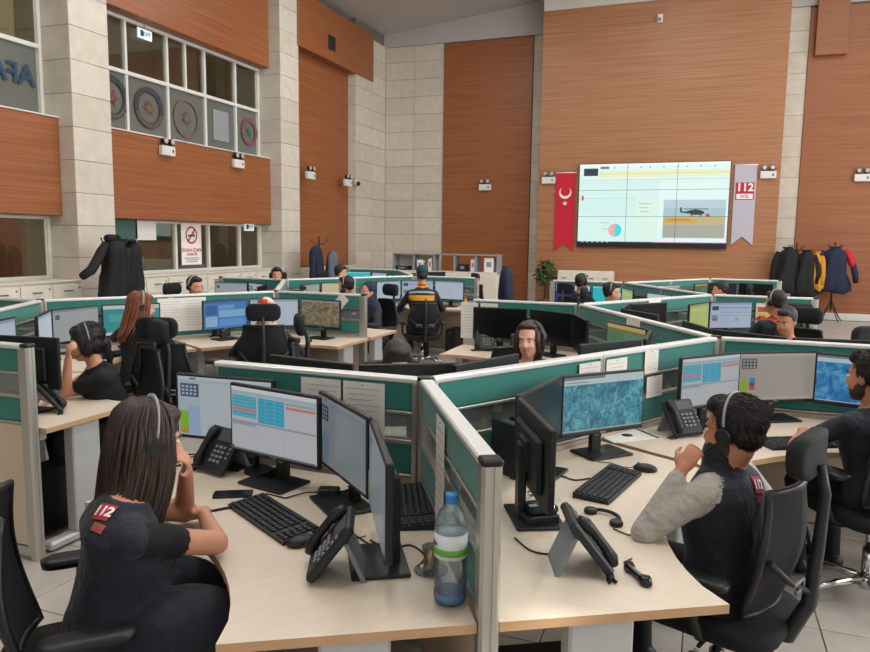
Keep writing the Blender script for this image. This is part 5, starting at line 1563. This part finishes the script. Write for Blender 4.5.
        m = remeshed(hb, hv, 3, 'hair'); m.materials.append(MATS['hair_short']); new('hair', m, o)
        cp = Fig(); cp.el('c', H((-.012, 0, .062)), (.106, .088, .085), Rh); cp.el('c', H((.09, 0, .06)), (.07, .07, .010), Rh)
        m = remeshed(cp, hv, 2, 'cap'); m.materials.append(MATS['cap_green']); new('cap', m, o)
    elif hb.v:
        m = remeshed(hb, hv, 4, 'hair'); m.materials.append(MATS[hairm])
        ho = new('hair', m, o)
        if voxel <= .011 and hair in ('short', 'tied', 'bob'):
            rnd = random.Random(9); tf = MB(); nv_ = len(m.vertices)
            for _ in range(2600 if hair == 'short' else 1400):
                v_ = m.vertices[rnd.randrange(nv_)]; nn_ = v_.normal; q_ = Rh.transposed() @ (v_.co-hc)
                fl = Rh @ Vector((-.6 if q_.z > .06 else -.15, 0, -.25 if q_.z > .06 else -1)); fl = (fl-nn_*fl.dot(nn_)*.9)
                if fl.length < 1e-4: continue
                fl.normalize(); fl += Vector((rnd.uniform(-.18, .18), rnd.uniform(-.18, .18), rnd.uniform(-.1, .1)))
                L_ = rnd.uniform(.018, .032); p0_ = v_.co-nn_*.002
                tf.tube([p0_, p0_+fl*L_*.5+nn_*.0035, p0_+fl*L_+nn_*.002], [.0016, .0015, .0004], 3)
            tf.obj('hair_strands', hairm, ho)
        if hair == 'long' and extras and 'length' in extras:
            # hanging locks, many tapered strands over a solid core
            Lh = extras['length']; st = MB(); rnd = random.Random(5); ns = extras.get('n', 150)
            dn = Vector((0, 0, -1)); drift = extras.get('drift', Vector((-.05, 0, 0)))
            for k in range(ns):
                spn_ = extras.get('span', 128); ph = rad(rnd.uniform(-spn_, spn_)); lay = rnd.uniform(.90, 1.04)
                cx, cy = -math.cos(ph), math.sin(ph)
                p = []; rr = []
                for q in (.45, .8, 1.1, 1.4):     # over the skull
                    p.append(H((-.022+cx*.108*math.sin(q)*lay*1.02, cy*.091*math.sin(q)*lay*1.02, .046+.097*math.cos(q)*lay)))
                    rr.append(.007+.004*rnd.random())
                e0 = p[-1]; ll = Lh*rnd.uniform(.86, 1.04); sw = rnd.uniform(-.012, .012)
                out = (Rh @ Vector((cx*.5, cy, 0)))
                for j in range(1, 8):
                    u = j/7
                    p.append(e0+dn*ll*u+out*(.018*math.sin(u*2.2)-extras.get('inward', .03)*u*u)+drift*u*u*1.0+Vector((sw*math.sin(u*5), sw*math.cos(u*4), 0)))
                    rr.append((.012 if j < 5 else .010)*(1-.55*u*u))
                st.tube(p, rr, 5, flat=.7)
            st.obj('hair_locks', hairm, ho)
            core = Fig()
            c0_, c1_ = H((-.035, 0, -.03)), H((-.035, 0, -.03))+dn*Lh*.72+drift*.6
            for s_ in (-.05, 0, .05): core.cap('h', c0_+Rh @ Vector((-.01, s_, 0)), c1_+Rh @ Vector((0, s_*.8, 0)), .055, .035)
            m = remeshed(core, .012, 4, 'hair_core'); m.materials.append(MATS[hairm]); new('hair_underlayer', m, ho)
    # ---- headset
    if headset:
        hsx = new('headset', None, o)
        hk = 1.10 if hair == 'long' else 1.0
        arc = [H((-.012, .093*hk*math.cos(a), .030+.108*hk*math.sin(a))) for a in [PI*k/18 for k in range(19)]]
        MB().tube(arc, .0055, 6, flat=1.8).obj('headband', 'vest_grey', hsx)
        for s_ in (-1, 1): MB().cyl(H((-.01, s_*.086*hk, -.004)), H((-.01, s_*.106*hk, -.004)), .030*hs, .027*hs, 14).obj('ear_cup', 'black_plastic', hsx)
        s_ = extras.get('mic', 1) if extras else 1
        MB().tube([H((-.01, s_*.10, -.01)), H((.04, s_*.098, -.05)), H((.085, s_*.06, -.075)), H((.10, s_*.035, -.078))], [.003, .003, .003, .006], 6).obj('microphone_boom', 'black_plastic', hsx)
    o['_'] = 0; del o['_']
    return o, H, hc

def surface_patch(body, px, w, h, m, name, up=Vector((0, 0, 1)), n=6, off=.004, parent=None, lift=0, text=None, tm='white_print', tsize=.05, roll=0):
    """cloth badge laid on the body where the ray through a photo pixel meets it"""
    me = body.data; mw = Matrix.Translation(body.location) @ Matrix.Rotation(body.rotation_euler.z, 4, 'Z'); inv = mw.inverted()
    bv = BVHTree.FromPolygons([v_.co for v_ in me.vertices], [p.vertices for p in me.polygons])
    ro = inv @ Vector((0, 0, CAM_H)); rd = (inv.to_3x3() @ (_fw+_r2*((px[0]-CXP)/F_PX)-_u2*((px[1]-CYP)/F_PX))).normalized()
    hit, nor, _, _ = bv.ray_cast(ro, rd)
    if hit is None: return None
    nor = -rd*.35+nor; nor.normalize()
    upv = (up-nor*up.dot(nor)).normalized(); rt = upv.cross(nor); 
    if roll: Rr = Matrix.Rotation(rad(roll), 3, nor); upv = Rr @ upv; rt = Rr @ rt
    def put(u, v_, o_):
        p = hit+rt*u+upv*v_; h_, n_, _, _ = bv.ray_cast(p+nor*.08, -nor, .2)
        if h_ is None: return p+nor*o_
        return h_+nor*o_
    mb = MB(); vs_ = [put((i/n-.5)*w, (j/n-.5)*h, off) for j in range(n+1) for i in range(n+1)]
    mb.add(vs_, [(j*(n+1)+i, j*(n+1)+i+1, (j+1)*(n+1)+i+1, (j+1)*(n+1)+i) for j in range(n) for i in range(n)], 0, True)
    o = mb.obj(name, m, parent or body)
    if text:
        t = text_mesh(text, tsize, bold=.0015); set_mat(t, tm)
        for v_ in t.vertices:
            q = put(v_.co.x, v_.co.y+lift, off+.0025+v_.co.z); v_.co = q
        t.update(); new('lettering', t, o)
    return o

V3 = Vector
def two_tone(name, a, b, scale):
    m = mat(name, a, .85, var=.3, vscale=scale)
    for n in m.node_tree.nodes:
        if n.type == 'VALTORGB':
            n.color_ramp.elements[0].color = (*a, 1); n.color_ramp.elements[1].color = (*b, 1); n.color_ramp.elements[0].position = .47; n.color_ramp.elements[1].position = .53
    return m
# 1 front woman with long hair
w1, H1, hc1 = person('woman with long dark brown hair and navy 112 vest seen from behind', (-1.665, 1.655), 50, lean=5, hunch=12, head=(8, 10, 0), headfix=at(150, 440, 1.125),
    el=at(184, 512, .785), hl=at(187, 462, 1.03), er=at(226, 543, .785), hr=at(250, 500, .80)+V3((-.28, .02, 0)), top='navy', sleeve='black_cloth', slen='cap', skin='skin', female=True,
    hair='long', hairm='hair_brown', voxel=.008, vest=True, extras={'length': .40, 'n': 250, 'drift': V3((-.085, -.035, 0)), 'mic': -1, 'inward': .0}, palm_l=(-.6, -.5, 0), curl=48, wide=1.06,
    bulk=(('top', (.16, -.14, .58), (.20, .13, .13)), ('top', (.16, .12, .58), (.20, .12, .12)), ('top', (.02, 0, .58), (.18, .19, .14))))
surface_patch(w1, (104, 512), .062, .055, 'red_print', 'badge', text='112', tsize=.045, roll=-12)
surface_patch(w1, (98, 528), .05, .026, 'lip', 'badge_label', roll=-12)
# 2 man in vest with grey sleeves
v1, H2, hc2 = person('man in navy 112 vest with grey sleeves and headset, hand at chin', (.10, 2.78), V1[2], lean=-1, hunch=12, head=(-6, 6, 0), headfix=at(733, 431, 1.105),
    el=at(652, 527, .785), hl=at(690, 457, 1.02), hr=(.12, 3.12, .58), top='navy', sleeve='grey_knit', slen='long', skin='skin_tan', hair='short', hairm='hair_short', voxel=.008,
    vest=True, armhole='sleeve', beard='beard', collar='navy', palm_l=(.3, .5, .2), curl=50, extras={'mic': 1})
surface_patch(v1, (757, 485), .065, .06, 'red_print', 'badge', text='112', tsize=.045, roll=-6)
surface_patch(v1, (759, 499), .05, .022, 'red_print', 'badge_label', roll=-6)
# 3 bearded man at the right edge
k1, H3, hc3 = person('bearded man in navy polo shirt with red arm badge at the right edge', (K1[0], K1[1]), 128, lean=6, hunch=10, head=(14, 4, 0), headfix=at(869, 377, 1.13),
    el=at(806, 441, .80), hl=at(840, 445, .785)+V3((-.12, .30, 0)), hr=None, top='navy', sleeve='navy', slen='cap', skin='skin_tan', hair='short', hairm='hair_short', voxel=.009, beard='beard', headset=False)
surface_patch(k1, (828, 415), .05, .05, 'red_print', 'arm_badge')
def seat(cell): return SEAT[cell]
def sit(label, cell, **kw):
    x, y, f_ = SEAT[cell]
    kw.setdefault('voxel', .014)
    tf = kw.pop('turn', 0); mv = kw.pop('move', True)
    o = person(label, (x, y), f_+tf, autopos=True, **kw)[0]
    if mv:
        ch = CHAIR[cell]; q_ = rotz(rad(f_+tf)) @ Vector((.03, 0, 0)); ch.location = (o.location.x-q_.x, o.location.y-q_.y, 0)
    return o
p = sit('woman in black with dark hair and headset leaning her face on her hand', 'B1-60', turn=-6, lean=14, hunch=16, head=(0, 8, 0), headfix=at(86, 343, 1.09), hl=at(68, 358, 1.02), el=at(66, 392, .785), hr=at(45, 398, .78),
    top='black_cloth', sleeve='black_cloth', slen='short', skin='skin', female=True, hair='tied', hairm='hair_dark', voxel=.010, curl=45, palm_l=(.5, .8, 0), extras={'mic': 1})
p = sit('woman with long auburn hair and headset at the left desks', 'B2-0', lean=6, hunch=12, head=(-55, 8, 0), move=False, headfix=at(142, 307, 1.17), top='black_cloth', sleeve='black_cloth', skin='skin_pale', female=True, hair='long', hairm='hair_auburn',
    hl=at(108, 341, .77), extras={'length': .36, 'n': 130, 'drift': V3((-.10, .06, 0)), 'mic': -1}, voxel=.011)
p = sit('person in orange and cream patterned headscarf behind a chair headrest', 'B3-300', lean=6, hunch=12, head=(0, 10, 0), headfix=at(266, 312, 1.10), top='navy', sleeve='navy', female=True, hair='hijab', hairm='scarf_orange', headset=False) if two_tone('scarf_orange', S('d5c8b2'), S('a83f24'), 9) else None
p = sit('smiling woman with dark hair and maroon top behind the front partition', 'A2-180', lean=4, hunch=12, head=(-34, -2, 4), headfix=at(529, 341, 1.105), top='maroon', sleeve='maroon', skin='skin_pale', female=True, hair='long', hairm='hair_brown',
    voxel=.008, smile=True, headset=False, extras={'length': .17, 'n': 150, 'drift': V3((.0, 0, 0)), 'span': 108})
p = sit('dark-haired worker whose forehead shows above the front partition', 'A1-120', lean=10, hunch=16, head=(0, 14, 0), headfix=at(398, 363, 1.07), top='black_cloth', sleeve='black_cloth', skin='skin', female=True, hair='tied', hairm='hair_dark', headset=False)
p = sit('dark-haired worker bent low behind the dark monitors on the right', 'A2-60', lean=8, hunch=14, head=(0, 10, 0), headfix=at(786, 322, 1.10), top='black_cloth', sleeve='black_cloth', skin='skin_tan', hair='short', hairm='hair_short', headset=False)
jn = sit('worker in navy vest with red shoulder band seen from behind', 'A4-300', lean=6, hunch=10, head=(20, 4, 0), headfix=at(775, 303, 1.18), top='navy', sleeve='navy', skin='skin_tan', hair='short', hairm='hair_short', vest=True)
surface_patch(jn, (768, 318), .30, .085, 'band_red', 'shoulder_band', text='JANDARMA', tsize=.065, tm='sign_dark', n=10, roll=12)
vy = sit('worker in navy and yellow vest with green cap seen from behind', 'B5-300', lean=2, hunch=6, head=(0, 2, 0), headfix=at(422, 275, 1.28), sc=1.08, top='navy', sleeve='navy', skin='skin_tan', hair='cap', headset=False, vest=True, collar='vest_yellow')
surface_patch(vy, (422, 298), .36, .075, 'vest_yellow', 'yellow_band', n=10); surface_patch(vy, (422, 292), .36, .03, 'vest_grey', 'reflective_band', n=10); surface_patch(vy, (422, 285), .11, .03, 'red_print', 'name_strip')
sit('woman in dark blue hijab in the middle distance', 'B3-60', lean=4, hunch=10, head=(10, 6, 0), headfix=at(368, 292, 1.12), top='navy', sleeve='navy', skin='skin', female=True, hair='hijab', hairm='scarf_blue', headset=False) if mat('scarf_blue', S('23283f'), .85, var=.2, vscale=30) else None
sit('bearded man with headset facing left in the middle distance', 'B4-0', lean=2, hunch=8, head=(0, 6, 0), headfix=at(346, 286, 1.16), top='black_cloth', sleeve='black_cloth', skin='skin', hair='short', hairm='hair_short', beard='beard')
sit('short-haired man facing right below the video wall', 'A4-180', lean=4, hunch=8, head=(0, 4, 0), headfix=at(612, 293, 1.15), top='black_cloth', sleeve='black_cloth', skin='skin', hair='short', hairm='hair_short')
sit('man with dark hair and headset in front of the cream cabinets', 'B3-180', lean=4, hunch=8, head=(-10, 6, 0), headfix=at(195, 287, 1.17), top='black_cloth', sleeve='black_cloth', skin='skin', hair='short', hairm='hair_short')
sit('dark-haired man below the second stone column', 'B4-120', lean=4, hunch=8, head=(0, 6, 0), headfix=at(277, 275, 1.17), top='black_cloth', sleeve='black_cloth', skin='skin', hair='short', hairm='hair_short')
sit('man in white mask far back below the tall wood panel', 'B5-180', lean=4, hunch=8, head=(20, 4, 0), headfix=at(341, 273, 1.2), top='navy', sleeve='navy', skin='skin', hair='short', hairm='hair_short', beard='white_print', headset=False)
sit('dark-haired worker seen from behind at the cyan screen', 'A5-240', lean=4, hunch=8, head=(0, 4, 0), headfix=at(582, 283, 1.2), top='black_cloth', sleeve='black_cloth', skin='skin_tan', hair='short', hairm='hair_short')
sit('half-hidden worker behind the far black monitors', 'A5-0', lean=8, hunch=10, head=(0, 10, 0), headfix=at(720, 290, 1.12), top='black_cloth', sleeve='black_cloth', skin='skin', hair='short', hairm='hair_short', headset=False)

CHAIR['B5-300'].scale = (1, 1, .88)
for c in [c for c in CHAIR['B5-300'].children if c.name.startswith('headrest')]: bpy.data.objects.remove(c)
# ================================================================== coats, plant, shelves
def coat_stand(label, x, y, h=1.8):
    t = thing('coat_stand', label, 'coat stand', (x, y, 0))
    MB().tube([(0, 0, .28), (0, 0, h-.03), (0, 0, h)], [.022, .018, .012], 10).obj('pole', 'stand_brown', t)
    MB().lathe([(.0, h), (.02, h), (.026, h+.02), (0, h+.045)], n=10).obj('finial', 'stand_brown', t)
    for k in range(4):
        a = 2*PI*k/4+.5; d = Vector((math.cos(a), math.sin(a), 0))
        MB().tube([d*.01+V3((0, 0, .5)), d*.10+V3((0, 0, .32)), d*.22+V3((0, 0, .10)), d*.30+V3((0, 0, .02))], [.014, .014, .013, .012], 7).obj('foot', 'stand_brown', t)
        MB().tube([d*.01+V3((0, 0, h-.12)), d*.10+V3((0, 0, h-.13)), d*.17+V3((0, 0, h-.06)), d*.19+V3((0, 0, h-.01))], [.011, .010, .010, .012], 7).obj('hook', 'stand_brown', t)
    return t
def jacket(label, loc, face, top, length, m, w=.24, d=.12, arm=None, arm2=None, accent=None, seed=1, hood=False, broad=False):
    """a coat hanging from a hook: folded body, sleeves, collar"""
    t = thing('jacket', label, 'jacket', loc, rad(face)); rnd = random.Random(seed)
    rings = []; n = 26; ph = rnd.uniform(0, 6)
    for u, wf, df in ((0, .12, .3), (.03, .32, .55), (.08, .58, .8), (.16, .80, 1.0), (.22, .86, 1.05), (.35, .84, 1.0), (.48, .9, 1.05), (.6, 1.02, 1.1), (.85, 1.10, 1.12), (.98, 1.12, 1.1), (1.0, 1.05, 1.0)):
        if broad: wf = max(wf, min(1.0, .45+u*7))
        z = top-u*length; r_ = []; lean_ = .03*math.sin(u*4+ph)
        for k in range(n):
            a = 2*PI*k/n; fold = 1+.17*min(1, u*2.5)*math.sin(a*5+ph+u*2.5)+.08*math.sin(a*9+u*7+ph)*min(1, u*3)+.06*math.sin(a*2+u*9+ph)
            r_.append(V3((d*df*math.cos(a)*fold, w*wf*math.sin(a)*fold+lean_, z+(.04*math.sin(a*3+ph) if u > .8 else 0))))
        rings.append(r_)
    MB().loft(rings).obj('jacket_body', m, t)
    for s_, am in ((1, arm), (-1, arm2)):
        am = am or [(0, s_*w*1.0, top-length*.35), (.01, s_*w*1.08, top-length*.62), (.02, s_*w*1.05, top-length*.86)]
        pts = [V3((0, s_*w*.72, top-length*.10))]+[V3(q) for q in am]
        MB().tube([pts[0], pts[0].lerp(pts[1], .5)]+pts[1:], [.05, .07]+[.068]*(len(pts)-2)+[.055], 10).obj('sleeve', accent if (accent and s_ == -1) else m, t)
    cl = MB(); cl.tube([V3((.05*math.cos(a), min(.09, w*.42)*math.sin(a), top-.015)) for a in [2*PI*k/14 for k in range(15)]], .022 if not hood else .055, 8); cl.obj('hood' if hood else 'collar', m, t)
    return t
def xy_x(px, py, X): q = at_x(px, py, X); return q
q = at_x(112, 243, -8.15)
coat_stand('dark coat stand in front of the first stone column', -8.1, q.y, 1.76)
jacket('black padded jacket with one sleeve stuck out, before the stone column', (-8.02, q.y-.12, 0), 0, 1.76, .95, 'jacket_black', .19, .15, arm2=[(.05, -.36, 1.42), (.05, -.46, 1.30), (.05, -.62, 1.22)], hood=True, seed=2)
jacket('dark grey coat hanging straight down beside the black padded jacket', (-7.98, q.y+.2, 0), 10, 1.72, 1.12, 'jacket_black', .15, .14, seed=3)
jacket('long slate coat at the right of the left coat stand', (-8.12, q.y+.40, 0), 15, 1.60, 1.05, 'jacket_grey', .10, .12, seed=4)
q = at_x(319, 240, -8.2)
coat_stand('dark coat stand in front of the tall wood panel', -8.2, q.y, 1.78)
jacket('navy jacket hanging on the left of the stand before the tall wood panel', (-8.1, q.y-.30, 0), 0, 1.62, 1.0, 'jacket_navy', .17, .13, seed=5, broad=True)
jacket('brown coat hanging in the middle of the stand before the tall wood panel', (-8.25, q.y+.02, 0), 0, 1.55, .9, 'stand_brown', .13, .12, seed=6, broad=True)
jacket('grey-white jacket hanging at right on the stand before the tall wood panel', (-8.05, q.y+.34, 0), 10, 1.5, .95, 'jacket_grey', .15, .13, seed=7, broad=True)
q = at_y(797, 250, 18.35)
coat_stand('coat stand before the stone strip right of the video wall', q.x, 18.4, 1.78)
jacket('long black coat hanging left on the stand right of the video wall', (q.x-.2, 18.3, 0), -90, 1.72, 1.05, 'jacket_black', .25, .15, seed=8)
jacket('black coat with yellow sleeve beside the long black coat', (q.x+.2, 18.3, 0), -90, 1.66, 1.05, 'jacket_black', .22, .15, accent=None, arm=[(0, .22, 1.38), (.02, .26, 1.15), (.02, .24, .9)], seed=9)['group'] = 'coats right of the video wall'
jacket('yellow and black jacket edge hanging beside the black coats', (q.x+.42, 18.34, 0), -90, 1.62, .85, 'jacket_yellow', .12, .10, seed=10)
q = at_y(835, 250, 18.95)
coat_stand('coat stand carrying the single navy jacket at the far right', q.x, 18.95, 1.8)
NAVY = jacket('navy jacket with red shoulder spread on the far right coat stand', (q.x+.0, 18.88, 0), -90, 1.74, 1.05, 'jacket_navy', .30, .16, arm=[(0, .36, 1.38), (.02, .44, 1.12), (.02, .46, .92)], arm2=[(0, -.36, 1.40), (.02, -.46, 1.2), (.02, -.50, 1.02)], seed=11)
MB().tube([(0, .20, 1.66), (0, .30, 1.52), (.005, .35, 1.38), (.01, .385, 1.28)], [.06, .082, .078, .06], 10).obj('red_shoulder', 'red', NAVY)
x_, y_, f_ = SEAT['B5-60']
jacket('navy jacket draped over a chair back before the back wood panel', (x_+.30, y_+.05, 0), 20, 1.34, .85, 'jacket_navy', .19, .11, seed=12, broad=True)

# plant by the screen panel
q = at_y(545, 272, 18.15)
pl = thing('potted_plant', 'leafy green plant standing left below the flag banner', 'plant', (q.x, 18.15, 0))
MB().lathe([(0, 0), (.13, 0), (.17, .30), (.18, .32), (.155, .32), (.15, .28), (0, .28)], n=20).obj('pot', 'pot', pl)
MB().tube([(0, 0, .28), (.01, .01, .6), (-.01, 0, 1.0)], [.02, .016, .01], 8).obj('stem', 'stand_brown', pl)
rnd = random.Random(4); lf = MB()
leaf_me = MB().add([(0, 0, 0), (.03, .035, .01), (.08, .045, .0), (.15, 0, -.03), (.08, -.045, .0), (.03, -.035, .01), (.075, 0, .018)], [(0, 6, 1), (1, 6, 2), (2, 6, 3), (3, 6, 4), (4, 6, 5), (5, 6, 0)], 0, True).mesh('leaf', 'plant')
for k in range(150):
    a = rnd.uniform(0, 2*PI); r_ = .22*rnd.random()**.5; z = .72+.55*rnd.random(); r_ *= math.sin(PI*min(.95, max(.1, (z-.6)/.75)))
    new('leaf', leaf_me, pl, (r_*math.cos(a), r_*math.sin(a), z), (rnd.uniform(-.6, .6), rnd.uniform(-.4, .9), a))

# open shelves in the far left corner
s0 = at_y(393, 258, 16.6); s1 = at_y(497, 256, 16.6)
sh = thing('open_shelf', 'grey-white open shelf unit with boxes in the far left corner', 'shelf', ((s0.x+s1.x)/2, 16.6, 0)); WS = s1.x-s0.x
MB().box((0, .2, .50), (WS, .36, 1.0), ch=.006).obj('lower_cabinet', 'white_laminate', sh)
for k in range(6): MB().box((-WS/2+WS*k/5, .2, 1.21), (.04, .36, .44), ch=.004).obj('upright', 'vest_grey', sh)
MB().box((0, .2, 1.43), (WS+.05, .38, .035), ch=.004).obj('top_board', 'vest_grey', sh); MB().box((0, .2, 1.01), (WS, .37, .025), ch=.003).obj('shelf_board', 'white_laminate', sh)
MB().box((-WS*.3, .36, 1.2), (WS*.38, .02, .4)).obj('back_board', 'white_laminate', sh)
for k in range(5): MB().box((-WS/2+WS*(k+.5)/5, .01, .5), (WS/5-.02, .02, .94), ch=.004).obj('cabinet_door', 'white_laminate', sh)
bx_ = [('dark flat box in the first bay of the open shelf', 'sign_dark', -.42, .34, .10), ('pale folder stack in the second bay of the open shelf', 'paper', -.24, .16, .26), ('tall white file box in the second bay of the open shelf', 'white_print', -.14, .10, .30),
       ('black file box in the fourth bay of the open shelf', 'sign_dark', .17, .2, .18), ('white file box in the fourth bay of the open shelf', 'white_print', .27, .1, .30), ('tall white paper box in the last bay of the open shelf', 'white_print', .42, .24, .34)]
for lb, m_, u, w_, h_ in bx_:
    t = thing('file_box', lb, 'box', ((s0.x+s1.x)/2+u*WS, 16.78, 1.023), 0, 'boxes on the open shelf')
    MB().box((0, 0, h_/2), (w_, .24, h_), ch=.006).obj('box_body', m_, t); MB().box((0, -.122, h_*.55), (w_*.5, .004, h_*.35)).obj('box_label', 'vest_grey', t)
